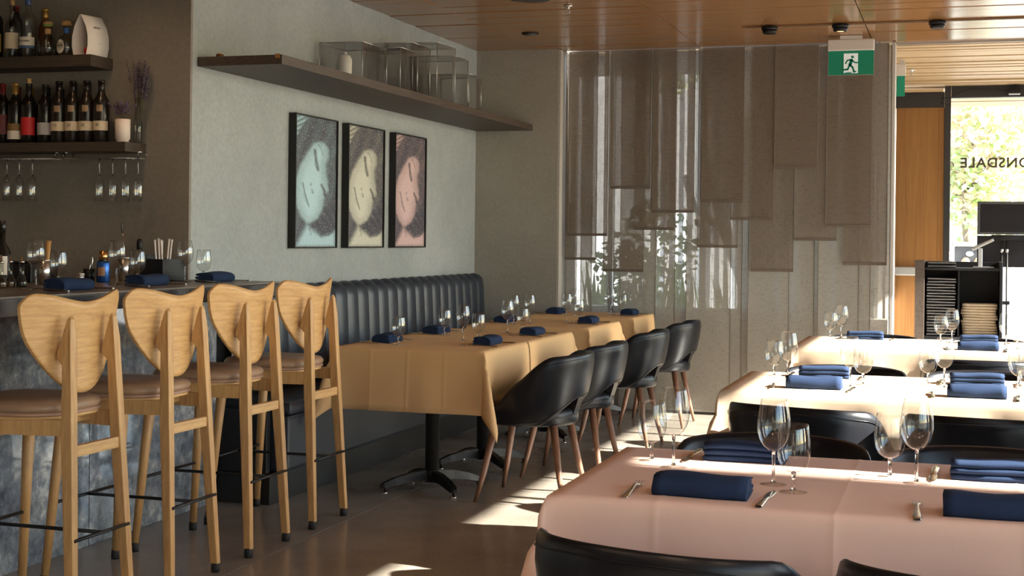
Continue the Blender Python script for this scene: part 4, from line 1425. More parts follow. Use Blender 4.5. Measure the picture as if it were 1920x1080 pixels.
# bar places
for k, (x, y, gx1, gy1, gx2, gy2, lab) in enumerate(((-3.29, 4.74, -3.56, 4.905, -3.56, 5.055, 'on the bar above the stool nearest the camera'), (-3.33, 5.36, -3.47, 5.345, -3.56, 5.65, 'on the bar between the decanters and the straw caddy'), (-3.35, 5.98, -3.47, 5.913, -3.49, 6.118, 'on the bar at the wall corner'))):
    setting(x, y, H90, lab, k, ZB)
    glass('L', gx1, gy1, lab, ZB)
    glass('S', gx2, gy2, lab, ZB)

# ------------------------------------------------------------------ bar wall shelves
su = thing('bar_shelf', 'upper dark wood shelf with spirit bottles on the bar wall', 'shelf', (0, 0, 0), 0, 'bar wall shelves')
MB().cbox(-5.6, -4.018, 5.945, YBAR - 0.002, 2.115, 2.172, 0.002).build('board', 'dark_shelf_x', su)
sl = thing('bar_shelf', 'lower dark wood shelf with wine bottles on the bar wall', 'shelf', (0, 0, 0), 0, 'bar wall shelves')
MB().cbox(-5.6, -3.827, 5.953, YBAR - 0.002, 1.702, 1.748, 0.002).build('board', 'dark_shelf_x', sl)
ZU, ZL = 2.1725, 1.7485


def label_patch(r_, z0, z1, a0, a1, mat, parent, name='paper_label', eps=0.0006):
    P = []
    for k in range(13):
        a = a0 + (a1 - a0) * k / 12
        P.append([((r_ + eps) * math.cos(a), (r_ + eps) * math.sin(a), z0), ((r_ + eps) * math.cos(a), (r_ + eps) * math.sin(a), z1)])
    mb = MB().grid(P)
    return mb.build(name, mat, parent, fix=False)


def bottle(x, y, z, lab, body='bottle_dark', cap='capsule_black', h=0.30, r_=0.038, shoulder=0.185, neck=0.0145, lbl=None, cork=False, txt=None, emb=False, capz=0.235, cat='bottle', band=False):
    t = thing('wine_bottle', lab, cat, (x, y, z), 0, 'bottles on the bar shelves')
    pr = [(r_ * 0.92, 0), (r_, 0.006), (r_, shoulder), (r_ * 0.93, shoulder + 0.018), (r_ * 0.62, shoulder + 0.038), (neck * 1.12, shoulder + 0.056), (neck, shoulder + 0.07), (neck, h - 0.012), (neck * 1.15, h - 0.011), (neck * 1.15, h - 0.002), (neck * 0.9, h)]
    MB().lathe(pr, 24, (0, 0, 0), True, True).build('body', body, t)
    if cap:
        MB().lathe([(neck + 0.0012, capz), (neck + 0.0012, h - 0.012), (neck * 1.2, h - 0.011), (neck * 1.2, h + 0.001), (0, h + 0.0015)], 20, (0, 0, 0), False, False).build('capsule', cap, t)
    if band:
        MB().lathe([(neck + 0.0022, capz - 0.016), (neck + 0.0022, capz)], 20, (0, 0, 0), False, False).build('neck_band', 'label_white', t)
    if cork:
        MB().lathe([(0.010, h), (0.011, h + 0.028), (0.0, h + 0.029)], 14).build('cork', 'cork', t)
    fr = -H90 + 0.35        # labels face the room, a little towards the aisle
    if lbl:
        for z0, z1, mm in lbl:
            label_patch(r_, z0, z1, fr - 1.15, fr + 1.15, mm, t)
    if emb:
        label_patch(r_ * 0.985, 0.150, 0.182, fr - 0.38, fr + 0.38, 'emboss_gold', t, 'crest', 0.0012)
    if txt:
        for s_, sz, dz, dx in txt:
            a = fr + dx
            text('lettering', s_, sz, 'ink', t, ((r_ + 0.0012) * math.cos(a), (r_ + 0.0012) * math.sin(a), dz), (H90, 0, a + H90), 0.0003)
    return t


RY = 6.02
# lower shelf
bottle(-4.575, RY, ZL, 'wine bottle with red capsule and maroon label at the picture edge', cap='capsule_red', lbl=[(0.045, 0.145, 'label_maroon')], capz=0.215)
bottle(-4.500, RY, ZL, 'wine bottle with gold capsule and white lower label', cap='capsule_gold', lbl=[(0.020, 0.062, 'label_white'), (0.062, 0.098, 'label_amber')], capz=0.215)
bottle(-4.422, RY, ZL, 'wine bottle with bright red label and a cork stub', h=0.295, lbl=[(0.040, 0.128, 'label_red')], cork=True, capz=0.23, band=True)
bottle(-4.326, RY, ZL, 'wine bottle with pale grey label and black capsule', lbl=[(0.040, 0.100, 'label_grey')], h=0.29, capz=0.225)
for k, (x, n) in enumerate(((-4.247, '10'), (-4.168, '20'), (-4.088, '30'), (-4.006, '40'))):
    bottle(x, RY, ZL, 'squat dark bottle with cream label numbered ' + {'10': 'ten', '20': 'twenty', '30': 'thirty', '40': 'forty'}[n], body='bottle_brown', cap=None, h=0.305, r_=0.0392, shoulder=0.190, neck=0.0155, lbl=[(0.058, 0.104, 'label_cream')], emb=True,
           txt=[(n, 0.021, 0.084, -0.25), ('·······', 0.012, 0.097, -0.05), ('--------', 0.007, 0.072, 0.1)])
for k, (x, cp, hh, lab) in enumerate(((-4.545, 'capsule_red', 0.29, 'dark wine bottle in the back row behind the gold-capped one'), (-4.465, 'capsule_gold', 0.285, 'gold-capped wine bottle in the back row beside the red label'),
                                      (-4.372, 'capsule_black', 0.285, 'black-capped wine bottle in the back row by the grey label'), (-4.290, 'capsule_black', 0.275, 'dark wine bottle in the back row beside the bottle numbered ten'),
                                      (-4.215, 'capsule_black', 0.30, 'dark wine bottle in the back row between bottles ten and twenty'), (-4.133, 'capsule_black', 0.30, 'dark wine bottle in the back row between bottles twenty and thirty'))):
    bottle(x, 6.098, ZL, lab, cap=cp, h=hh, r_=0.034, shoulder=0.175)

# upper shelf
bottle(-4.625, RY, ZU, 'dark bottle with red capsule and gold hexagonal label', cap='capsule_red', h=0.315, lbl=[(0.035, 0.125, 'label_gold')], capz=0.22)
bottle(-4.555, 6.09, ZU, 'dark bottle with red capsule in the back row of the upper shelf', cap='capsule_red', h=0.275, r_=0.034, capz=0.20)
t = bottle(-4.515, RY - 0.01, ZU, 'clear bottle with cork and beige label on the upper shelf', body='bottle_clear', cap=None, h=0.262, r_=0.036, shoulder=0.150, lbl=[(0.045, 0.125, 'label_cream')], cork=True)
t = bottle(-4.425, RY - 0.01, ZU, 'tall clear spirit bottle with blue cap and white-blue label', body='bottle_clear', cap='capsule_blue', h=0.320, r_=0.041, shoulder=0.185, capz=0.262, lbl=[(0.058, 0.100, 'label_white'), (0.045, 0.058, 'label_blue')],
           txt=[('Jimador', 0.017, 0.080, -0.1)])
bottle(-4.385, 6.095, ZU, 'amber spirit bottle half hidden behind the tall clear one', body='amber_liquid', cap='capsule_gold', h=0.255, r_=0.032, shoulder=0.15, capz=0.2)


def round_bottle(x, lab, stopper, neckm, fl):
    t = thing('spirit_bottle', lab, 'bottle', (x, RY - 0.01, ZU), 0, 'bottles on the bar shelves')
    r_ = 0.047
    MB().lathe([(0.040, 0), (r_, 0.008), (r_, 0.055), (0.044, 0.078), (0.032, 0.098), (0.017, 0.108), (0.014, 0.114), (0.014, 0.142), (0.018, 0.143), (0.018, 0.150), (0.011, 0.150)], 28).build('body', 'bottle_clear', t)
    MB().lathe([(0.0150, 0.115), (0.0155, 0.140)], 20, (0, 0, 0), False, False).build('neck_band', neckm, t)
    MB().lathe([(0.012, 0.150), (0.023, 0.152), (0.025, 0.160), (0.023, 0.172), (0.012, 0.177), (0, 0.178)], 20).build('stopper', stopper, t)
    if fl:
        mb = MB()
        for k in range(20):
            a = 2 * math.pi * k / 20
            mb.tube([((r_ + 0.0005) * math.cos(a), (r_ + 0.0005) * math.sin(a), 0.006), ((r_ + 0.0005) * math.cos(a), (r_ + 0.0005) * math.sin(a), 0.056)], 0.0028, 6)
        mb.build('fluting', 'bottle_clear', t)
        MB().lathe([(0.024, 0.153), (0.026, 0.161)], 16, (0, 0, 0), False, False).build('ribbon', 'green_ribbon', t)
    else:
        fr = -H90 - 0.15
        P = []
        for k in range(17):
            a = fr - 0.52 + 1.04 * k / 16
            q = math.sqrt(max(0, 1 - ((k - 8) / 8) ** 2)) * 0.034 + 0.0004
            P.append([((r_ + 0.0008) * math.cos(a), (r_ + 0.0008) * math.sin(a), 0.046 - q), ((r_ + 0.0008 - 0.003 * (q > 0.02)) * math.cos(a), (r_ + 0.0008 - 0.003 * (q > 0.02)) * math.sin(a), 0.046 + q)])
        MB().grid(P).build('oval_label', 'label_white', t, fix=False)
        text('lettering', 'Don Julio', 0.0115, 'ink', t, ((r_ + 0.0014) * math.cos(fr), (r_ + 0.0014) * math.sin(fr), 0.050), (H90, 0, fr + H90), 0.0003)
    return t


round_bottle(-4.308, 'squat fluted decanter bottle with cork and green ribbon', 'cork', 'cork', True)
round_bottle(-4.200, 'round clear bottle with cork stopper, blue neck and oval label', 'cork', 'neck_blue', False)

# folded tent card with an apple inside
t = thing('tent_card', 'white curved tent card printed WHY on the upper bar shelf', 'card', (-4.078, 6.03, ZU))
prof = [(-0.042, 0.0), (-0.052, 0.045), (-0.051, 0.095), (-0.036, 0.145), (-0.004, 0.196), (0.0, 0.199), (0.004, 0.196), (0.036, 0.145), (0.051, 0.095), (0.052, 0.045), (0.042, 0.0)]
inner = [(x * 0.955, max(0.001, z - 0.002)) for x, z in prof]
mb = MB()
P = [[(x, y_, z) for (x, z) in prof] for y_ in (-0.072, 0.072)]
Q = [[(x, y_, z) for (x, z) in inner] for y_ in (-0.072, 0.072)]
mb.grid(P).grid(Q)
n_ = len(prof)
for j in range(n_ - 1):
    mb.face((j, j + 1, 2 * n_ + j + 1, 2 * n_ + j))
    mb.face((n_ + j, n_ + j + 1, 3 * n_ + j + 1, 3 * n_ + j))
card = mb.build('folded_card', 'white_paper', t)
text('lettering', 'WHY', 0.020, 'ink', t, (0.0402, 0.0, 0.135), (math.radians(112), 0, H90), 0.0003)
text('lettering', '------', 0.010, 'ink', t, (0.0524, 0.005, 0.06), (math.radians(92), 0, H90), 0.0003)
t.rotation_euler = (0, 0, -0.17)
ap = thing('apple', 'small red apple inside the white tent card', 'apple', (-4.060, 5.985, ZU))
MB().lathe([(0.0, 0.004), (0.010, 0.001), (0.018, 0.008), (0.0215, 0.020), (0.019, 0.032), (0.010, 0.038), (0.003, 0.035), (0, 0.033)], 18).build('fruit', 'apple_red', ap)
MB().tube([(0, 0, 0.033), (0.002, 0, 0.046)], 0.001, 5).build('stem', 'bark', ap)


def lavender(parent, n, base_z, h0, h1, spread, seed):
    rnd = random.Random(seed)
    st, fl = MB(), MB()
    for k in range(n):
        a = rnd.uniform(0, 6.28)
        sp_ = spread * rnd.uniform(0.2, 1)
        h = rnd.uniform(h0, h1)
        p0 = Vector((rnd.uniform(-0.006, 0.006), rnd.uniform(-0.006, 0.006), base_z))
        p2 = Vector((math.cos(a) * sp_, math.sin(a) * sp_ * 0.6, base_z + h))
        p1 = (p0 + p2) / 2 + Vector((0, 0, 0.01))
        st.tube([p0, p1, p2], 0.0007, 4)
        for j in range(9):
            q = p1 + (p2 - p1) * (0.45 + 0.6 * j / 8)
            s = 0.0058 * (1 - 0.3 * j / 8)
            b2 = bmesh.new()
            bmesh.ops.create_icosphere(b2, subdivisions=1, radius=s)
            off = Vector((rnd.uniform(-1, 1), rnd.uniform(-1, 1), 0)) * 0.003
            for vv in b2.verts:
                vv.co = q + off + vv.co
            fl.bm(b2, False)
    o = st.build('stems', 'stem_green', parent)
    o['kind'] = 'stuff'
    o = fl.build('flower_spikes', 'lavender', parent, fix=False)
    o['kind'] = 'stuff'


t = thing('lavender_pot', 'white ceramic pot of dried lavender at the lower shelf end', 'pot', (-3.888, 6.025, ZL))
MB().lathe([(0.028, 0), (0.030, 0.002), (0.030, 0.014), (0.036, 0.016), (0.037, 0.112), (0.034, 0.113), (0.033, 0.100), (0.0, 0.098)], 28).build('pot', 'white_ceramic', t)
lavender(t, 26, 0.095, 0.05, 0.105, 0.085, 1)
t = thing('bud_vase', 'slim glass bud vase of tall dried lavender on the lower shelf', 'vase', (-3.842, 6.085, ZL))
MB().lathe([(0.020, 0), (0.022, 0.004), (0.022, 0.09), (0.017, 0.13), (0.014, 0.17), (0.016, 0.225), (0.0155, 0.225)], 20).build('vase', 'bottle_clear', t)
lavender(t, 30, 0.03, 0.24, 0.37, 0.060, 2)

# wire racks with hanging flutes
for k, (xa, xb, lab) in enumerate(((-4.9, -4.242, 'wire stem rack at the picture edge under the lower shelf'), (-4.187, -3.775, 'wire stem rack at the shelf end holding four flutes'))):
    t = thing('stem_rack', lab, 'rack', (0, 0, 0), 0, 'wire stem racks')
    mb = MB()
    for y in (5.985, 6.055):
        mb.tube([(xa, y, 1.702), (xa, y, 1.670), (xb, y, 1.670), (xb, y, 1.702)], 0.0028, 6)
    mb.build('wires', 'chrome', t)
    mb = MB()
    for x in (xa, xb):
        mb.tube([(x, 5.985, 1.700), (x, 6.055, 1.700)], 0.0028, 6)
    mb.build('cross_wires', 'chrome', t)
flute = thing('champagne_flute', 'x', 'glass', (0, 0, 0), 0, 'hanging champagne flutes')
MB().lathe([(0.033, 0.0), (0.034, -0.001), (0.010, -0.004), (0.004, -0.008)], 20, (0, 0, 0), False, False).build('foot', 'wine_glass', flute)
MB().lathe([(0.004, -0.006), (0.0032, -0.03), (0.0032, -0.075), (0.005, -0.088)], 10, (0, 0, 0), True, True).build('stem', 'glass_stem', flute)
MB().lathe([(0.004, -0.086), (0.012, -0.094), (0.020, -0.112), (0.0245, -0.14), (0.0235, -0.18), (0.021, -0.212), (0.0203, -0.212)], 22, (0, 0, 0), False, False).build('bowl', 'wine_glass', flute)
FLX = [-4.545, -4.473, -4.396, -4.012, -3.938, -3.866, -3.796]
FLL = ['hanging flute cut by the picture edge', 'hanging flute in the middle of the picture-edge rack', 'hanging flute nearest the gap between the racks', 'hanging flute first of four after the rack gap',
       'hanging flute second of four after the rack gap', 'hanging flute third of four after the rack gap', 'hanging flute outermost, nearest the portrait wall']
for i, (x, lab) in enumerate(zip(FLX, FLL)):
    if i == 0:
        flute.location = (x, 6.02, 1.6745)
        flute['label'] = lab
    else:
        copy_tree(flute, None, (x, 6.02, 1.6745), 0, lab)

# ------------------------------------------------------------------ things on the bar
for k, (x, y, col, lab) in enumerate(((-3.62, 4.765, 'amber_liquid', 'bitters decanter at the picture edge on the bar'), (-3.66, 4.875, 'amber_liquid', 'bitters decanter with pale neck, second on the bar'),
                                      (-3.62, 4.895, 'bottle_dark', 'bitters decanter with dark base beside the tall wine glass'))):
    t = thing('bitters_decanter', lab, 'decanter', (x, y, ZB), 0.0, 'bitters decanters on the bar')
    MB().lathe([(0.020, 0), (0.022, 0.004), (0.021, 0.026), (0.011, 0.048), (0.0095, 0.056), (0.0095, 0.098), (0.011, 0.100)], 18).build('flask', 'bottle_clear', t)
    MB().lathe([(0.019, 0.002), (0.020, 0.005), (0.0193, 0.024), (0.0, 0.025)], 16).build('liquid', col, t)
    MB().lathe([(0.011, 0.099), (0.012, 0.105), (0.005, 0.108), (0.0035, 0.130), (0.0, 0.131)], 12).build('dasher', 'chrome', t)


def tin(name, x, y, r0, r1, h, mat, lab, cat):
    t = thing(name, lab, cat, (x, y, ZB))
    MB().lathe([(r0, 0), (r1, h), (r1 * 0.96, h), (r0 * 0.95, 0.004), (0, 0.004)], 24).build('cup', mat, t)
    MB().lathe([(r1, h - 0.004), (r1 + 0.0015, h - 0.002), (r1, h)], 24, (0, 0, 0), False, False).build('rim', mat, t)
    return t


tin('shaker_tin', -3.75, 5.225, 0.023, 0.028, 0.106, 'brushed_steel', 'steel shaker tin behind the near water goblet on the bar', 'shaker')
t = thing('wooden_muddler', 'flat wooden muddler standing in the shaker tin behind the goblet', 'muddler', (-3.75, 5.235, ZB + 0.006))
mb = MB()
mb.tube([(0, 0, 0), (0.002, 0.006, 0.09), (0.004, 0.012, 0.178)], 0.006, 8, True, 0.012).build('handle', 'muddler_wood', t)
MB().lathe([(0.0125, 0.0), (0.0125, 0.004), (0, 0.005)], 10, (0.004, 0.012, 0.177)).build('end', 'muddler_wood', t)
t = tin('jigger', -3.64, 5.325, 0.013, 0.0195, 0.048, 'brushed_steel', 'small ribbed steel jigger behind the first bar napkin', 'jigger')
for k in range(4):
    rr = 0.0140 + 0.0014 * k
    MB().lathe([(rr, 0.008 + k * 0.010), (rr + 0.0016, 0.010 + k * 0.010), (rr, 0.012 + k * 0.010)], 20, (0, 0, 0), False, False).build('ring', 'brushed_steel', t)
t = tin('garnish_pot', -3.78, 5.60, 0.024, 0.027, 0.060, 'black_metal', 'dark garnish pot with tongs beside the blue can', 'pot')
t = thing('bar_tongs', 'steel tongs leaning out of the dark garnish pot', 'tongs', (-3.78, 5.60, ZB + 0.006))
MB().tube([(0, -0.012, 0), (0, 0.004, 0.07), (0, 0.018, 0.105), (0, 0.026, 0.106), (0, 0.024, 0.09), (0, 0.006, 0.0)], 0.0028, 6).build('arms', 'chrome', t)
MB().lathe([(0.004, 0), (0.004, 0.004), (0, 0.004)], 8, (0, 0.022, 0.104)).build('spring_end', 'chrome', t)
t = thing('drink_can', 'blue metal can with rusty label and copper cup on top', 'can', (-3.70, 5.59, ZB))
MB().lathe([(0.027, 0), (0.030, 0.005), (0.030, 0.088), (0.027, 0.095), (0, 0.095)], 26).build('can', 'can_blue', t)
label_patch(0.030, 0.03, 0.07, -1.9, -0.75, 'can_rust', t)
MB().lathe([(0.021, 0.0955), (0.019, 0.142), (0.018, 0.142), (0.018, 0.10), (0, 0.10)], 20).build('copper_cup', 'copper', t)
tin('shaker_tin', -3.71, 5.775, 0.023, 0.029, 0.112, 'brushed_steel', 'steel shaker tin behind the tall glass, holding the bar spoon', 'shaker')
t = thing('bar_spoon', 'long twisted bar spoon rising above the shaker tin', 'spoon', (-3.71, 5.775, ZB + 0.008))
MB().tube([(0.0, 0.010, 0), (0, 0.0, 0.13), (0, -0.016, 0.222)], 0.0018, 6).build('shaft', 'chrome', t)
mb = MB()
b2 = bmesh.new()
bmesh.ops.create_uvsphere(b2, u_segments=12, v_segments=8, radius=1)
for vv in b2.verts:
    vv.co = Vector((vv.co.x * 0.004, -0.021 + vv.co.y * 0.0075, 0.243 + vv.co.z * 0.024))
mb.bm(b2).build('bowl', 'black_metal', t)
t = thing('pour_bottle', 'clear bottle with a black rounded pourer cap on the bar', 'bottle', (-3.68, 5.855, ZB))
MB().lathe([(0.026, 0), (0.027, 0.08), (0.022, 0.11), (0.0095, 0.125), (0.0095, 0.155)], 20).build('body', 'bottle_clear', t)
MB().lathe([(0.0135, 0.148), (0.0145, 0.152), (0.0145, 0.178), (0.0125, 0.192), (0.006, 0.199), (0, 0.200)], 18).build('cap', 'black_plastic', t)
t = thing('bar_caddy', 'black bar caddy holding paper-wrapped straws', 'caddy', (-3.60, 5.915, ZB))
mb = MB()
for a in ((-0.06, 0.06, -0.085, -0.081, 0, 0.105), (-0.06, 0.06, 0.076, 0.080, 0, 0.105), (-0.06, -0.056, -0.081, 0.076, 0, 0.125), (0.056, 0.06, -0.081, 0.076, 0, 0.105), (-0.06, 0.06, -0.081, 0.076, 0, 0.004), (-0.056, 0.056, 0.02, 0.023, 0, 0.10)):
    mb.box(*a)
mb.build('tray', 'black_plastic', t)
MB().cbox(-0.03, 0.055, 0.083, 0.125, 0.0, 0.10, 0.004).build('side_box', 'black_plastic', t)
for k, (x, y, dx, dy, h, lab) in enumerate(((0.0, -0.03, 0.0, -0.028, 0.185, 'paper-wrapped straw leaning towards the pourer bottle'), (0.01, -0.022, 0.0, -0.020, 0.192, 'paper-wrapped straw second in the black caddy'),
                                            (0.02, -0.012, 0.0, -0.024, 0.186, 'paper-wrapped straw bunched third in the black caddy'), (0.0, 0.005, 0.0, 0.002, 0.182, 'upright paper-wrapped straw in the black caddy'),
                                            (0.01, 0.022, 0.0, 0.030, 0.190, 'paper-wrapped straw leaning towards the wall corner'), (0.02, 0.026, 0.0, 0.034, 0.187, 'paper-wrapped straw outermost towards the wall corner'))):
    s = thing('paper_straw', lab, 'straw', (-3.60 + x, 5.915 + y, ZB + 0.0045), 0, 'paper-wrapped straws')
    MB().tube([(0, 0, 0), (dx, dy, h)], 0.0042, 8).build('sleeve', 'white_paper', s)
    MB().cbox(dx - 0.005, dx + 0.005, dy - 0.002, dy + 0.002, h - 0.001, h + 0.006, 0.0005).build('twist', 'white_paper', s)
t = thing('spirit_bottle', 'dark bottle standing at the picture edge behind the decanters', 'bottle', (-3.92, 5.165, ZB))
MB().lathe([(0.034, 0), (0.036, 0.004), (0.036, 0.14), (0.013, 0.18), (0.013, 0.27), (0, 0.27)], 20).build('body', 'bottle_dark', t)
label_patch(0.036, 0.04, 0.12, -1.9, -0.3, 'label_white', t)
MB().lathe([(0.0142, 0.22), (0.0142, 0.272), (0, 0.272)], 16).build('capsule', 'capsule_black', t)
t = thing('ice_bin', 'dark box behind the decanters on the bar', 'box', (-3.98, 5.45, ZB))
MB().cbox(-0.07, 0.07, -0.10, 0.10, 0, 0.085, 0.004).build('body', 'black_plastic', t)
MB().cbox(-0.072, 0.072, -0.102, 0.102, 0.086, 0.094, 0.003).build('lid', 'black_plastic', t)

# ------------------------------------------------------------------ host stand
hs = thing('host_stand', 'dark host stand with open shelves in the entry', 'stand', (0, 0, 0))
hy0, hy1 = 11.60, 12.02
MB().cbox(-0.334, -0.262, hy0, hy1, 0, 1.17, 0.003).build('side_panel', 'dark_shelf', hs)
MB().cbox(0.296, 0.318, hy0, hy1, 0, 1.165, 0.003).build('side_panel', 'black_plastic', hs)
MB().cbox(-0.262, 0.296, hy1 - 0.02, hy1, 0, 1.16, 0.003).build('back_panel', 'black_plastic', hs)
MB().cbox(-0.262, 0.296, hy0 + 0.02, hy1 - 0.02, 1.095, 1.115, 0.003).build('top_shelf', 'black_plastic', hs)
MB().cbox(-0.262, 0.296, hy0 + 0.01, hy1 - 0.02, 0.555, 0.578, 0.003).build('shelf', 'black_plastic', hs)
MB().cbox(-0.012, 0.000, hy0 + 0.03, hy1 - 0.02, 0.579, 1.094, 0.003).build('divider', 'black_plastic', hs)
random.seed(21)
mme = MB().cbox(-0.108, 0.108, -0.15, 0.15, -0.004, 0.004, 0.001).mesh('cover', 'black_plastic')
pme = MB().box(-0.105, 0.107, -0.1515, 0.147, -0.0015, 0.0015).mesh('pages', 'grey_soft')
NM = 20
WORDS = ORD + ['fifteenth', 'sixteenth', 'seventeenth', 'eighteenth', 'nineteenth', 'twentieth']
for k in range(NM):
    z = 0.5935 + k * 0.0228
    lab = 'black menu folder in the host stand, %s' % ('topmost of the tall stack' if k == NM - 1 else 'bottom of the tall stack' if k == 0 else '%s up from the bottom of the stack' % WORDS[k])
    t = thing('menu_folder', lab, 'menu', (-0.137 + random.uniform(-0.004, 0.004), hy0 + 0.19, z), 0, 'black menu folders stacked in the host stand')
    s_ = 0.028 if k % 2 else -0.028
    for q in (-1, 1):
        o = link('cover', mme, t, (0, 0, q * 0.0052))
        o.rotation_euler = (0, s_ * 0.45 + q * 0.006, 0)
    o = link('pages', pme, t, (0, 0, 0))
    o.rotation_euler = (0, s_ * 0.45, 0)
for k in range(2):
    t = thing('menu_folder', 'black menu folder lying on top of the host stand, %s one' % ('lower', 'upper')[k], 'menu', (-0.135, hy0 + 0.19, 1.1265 + k * 0.026), 0, 'black menu folders on top of the host stand')
    o = link('cover', mme, t, (0, 0, -0.005))
    o = link('cover', mme, t, (0, 0, 0.006))
    o = link('pages', pme, t, (0, 0, 0.0005))
NB = 12
random.seed(5)
for k in range(NB):
    z = 0.579 + k * 0.0216
    mb = MB()
    w, d = 0.116 + random.uniform(-0.006, 0.004), 0.13
    P = []
    for j in range(9):
        y = -d + 2 * d * j / 8
        P.append([(x_, y, z_ + 0.0006 * math.sin(j * 1.3 + k)) for x_, z_ in ((w - 0.01, 0.0), (w, 0.004), (w - 0.006, 0.009), (w - 0.03, 0.0098), (w - 0.004, 0.0105), (w + 0.002, 0.015), (w - 0.012, 0.0200), (-w + 0.01, 0.0200), (-w, 0.010), (-w + 0.01, 0.0))])
    mb.grid([rw + [rw[0]] for rw in P])
    mb.face(range(10))
    mb.face([8 * 11 + j for j in range(10)][::-1])
    o = mb.build('folded_linen', 'beige_linen', None, (0.150 + random.uniform(-0.006, 0.006), hy0 + 0.20, z + 0.0012), H90 + random.uniform(-0.04, 0.04))
    tag(o, 'folded beige linen in the host stand, %s' % ('topmost of the pile' if k == NB - 1 else 'bottom of the pile' if k == 0 else '%s up from the bottom of the pile' % WORDS[k]), 'linen', 'folded beige linens in the host stand')
t = thing('tablet_stand', 'silver tablet on a folding arm on the host stand', 'tablet', (0.155, 11.74, 1.1155))
MB().cbox(-0.055, 0.10, -0.06, 0.06, 0, 0.010, 0.003).build('base', 'aluminium', t)
MB().cbox(-0.018, 0.014, -0.012, 0.012, 0.010, 0.155, 0.004).build('upright', 'aluminium', t)
o = MB().cbox(-0.005, 0.175, -0.10, 0.10, -0.012, 0.012, 0.006).build('tablet', 'aluminium', t, (-0.062, 0, 0.145))
o.rotation_euler = (0, -0.47, 0)
o = MB().cbox(0.005, 0.165, -0.09, 0.09, 0.0125, 0.0135, 0.0003).build('tablet_screen', 'screen_black', t, (-0.062, 0, 0.145))
o.rotation_euler = (0, -0.47, 0)

# display board on a stand
t = thing('display_board', 'black framed display board on slim black poles by the glazing', 'board', (0, 12.6, 0))
k_ = 12.6 / 12.4
MB().cbox(0.137, 0.86, -0.02, 0.02, 1.385, 1.662, 0.004).build('frame', 'frame_grey', t)
box(0.160, 0.84, -0.0225, -0.0195, 1.405, 1.640).build('panel', 'screen_black', t)
MB().cbox(0.137, 0.86, -0.015, 0.02, 1.112, 1.375, 0.004).build('lower_panel', 'screen_black', t)
MB().cbox(0.25, 0.62, -0.05, -0.016, 1.335, 1.383, 0.004).build('bracket', 'black_plastic', t)
for x in (0.335, 0.375):
    MB().tube([(x, -0.035, 0.04), (x, -0.035, 1.34)], 0.008, 8).build('pole', 'black_metal', t)
    MB().lathe([(0.012, 1.235), (0.012, 1.262)], 10, (x, -0.035, 0), True, True).build('clamp', 'aluminium', t)
MB().cbox(0.15, 0.56, -0.18, 0.12, 0.0, 0.02, 0.004).build('base', 'black_metal', t)
MB().cbox(0.30, 0.40, -0.05, -0.02, 0.80, 0.83, 0.004).build('cross_clamp', 'black_metal', t)

# ------------------------------------------------------------------ ceiling things
es = thing('exit_sign', 'green running-man exit sign hanging before the linen panels', 'sign', (-0.741, 10.2, 0))
MB().cbox(-0.075, 0.075, -0.03, 0.03, 2.722, 2.7495, 0.003).build('bracket', 'exit_housing', es)
MB().cbox(-0.158, 0.158, -0.035, 0.035, 2.645, 2.722, 0.006).build('housing', 'exit_housing', es)
pl = MB().cbox(-0.155, 0.155, -0.005, 0.005, 2.476, 2.644, 0.001).build('panel', 'exit_green', es)
MB().box(-0.156, 0.156, -0.0055, 0.0055, 2.473, 2.4765).box(-0.157, -0.1545, -0.0055, 0.0055, 2.4765, 2.644).box(0.1545, 0.157, -0.0055, 0.0055, 2.4765, 2.644).build('edge', 'acrylic_edge', es)
box(-0.049, 0.048, -0.0062, -0.0052, 2.487, 2.626).build('doorway', 'exit_white', es)
mb = MB()


def limb(pts, w):
    for (ax, az), (bx, bz) in zip(pts[:-1], pts[1:]):
        d = Vector((bx - ax, bz - az)).normalized()
        n_ = Vector((-d.y, d.x)) * w
        mb.prism([(ax + n_.x, az + n_.y), (bx + n_.x, bz + n_.y), (bx - n_.x, bz - n_.y), (ax - n_.x, az - n_.y)], 'y', -0.0072, -0.0063)
    for ax, az in pts:
        mb.prism([(ax + w * math.cos(a * math.pi / 5), az + w * math.sin(a * math.pi / 5)) for a in range(10)], 'y', -0.0072, -0.0063)


limb([(0.011, 2.601)], 0.0105)
limb([(0.004, 2.578), (-0.006, 2.545)], 0.011)
limb([(-0.002, 2.582), (-0.024, 2.577), (-0.036, 2.556)], 0.0048)
limb([(0.008, 2.580), (0.024, 2.562), (0.044, 2.560)], 0.0048)
limb([(-0.006, 2.545), (0.012, 2.528), (0.022, 2.496)], 0.0065)
limb([(-0.008, 2.545), (-0.022, 2.514), (-0.058, 2.512)], 0.0065)
limb([(0.022, 2.496), (0.034, 2.499)], 0.0045)
mb.build('running_figure', 'exit_green', es)
mb = MB()
mb.prism([(-0.049, 2.487), (0.0, 2.487), (0.012, 2.494), (-0.030, 2.494)], 'y', -0.0072, -0.0063)
mb.build('floor_mark', 'exit_green', es)
e2 = thing('exit_sign', 'second green exit sign just past the metal post, seen edge on', 'sign', (-0.435, 11.7, 0))
MB().cbox(-0.06, 0.010, -0.03, 0.03, 2.632, 2.72, 0.004).build('housing', 'exit_housing', e2)
MB().cbox(-0.06, 0.004, -0.004, 0.004, 2.47, 2.631, 0.001).build('panel', 'exit_green', e2)
MB().cbox(-0.04, 0.0, -0.02, 0.02, 2.72, 2.7495, 0.002).build('bracket', 'exit_housing', e2)

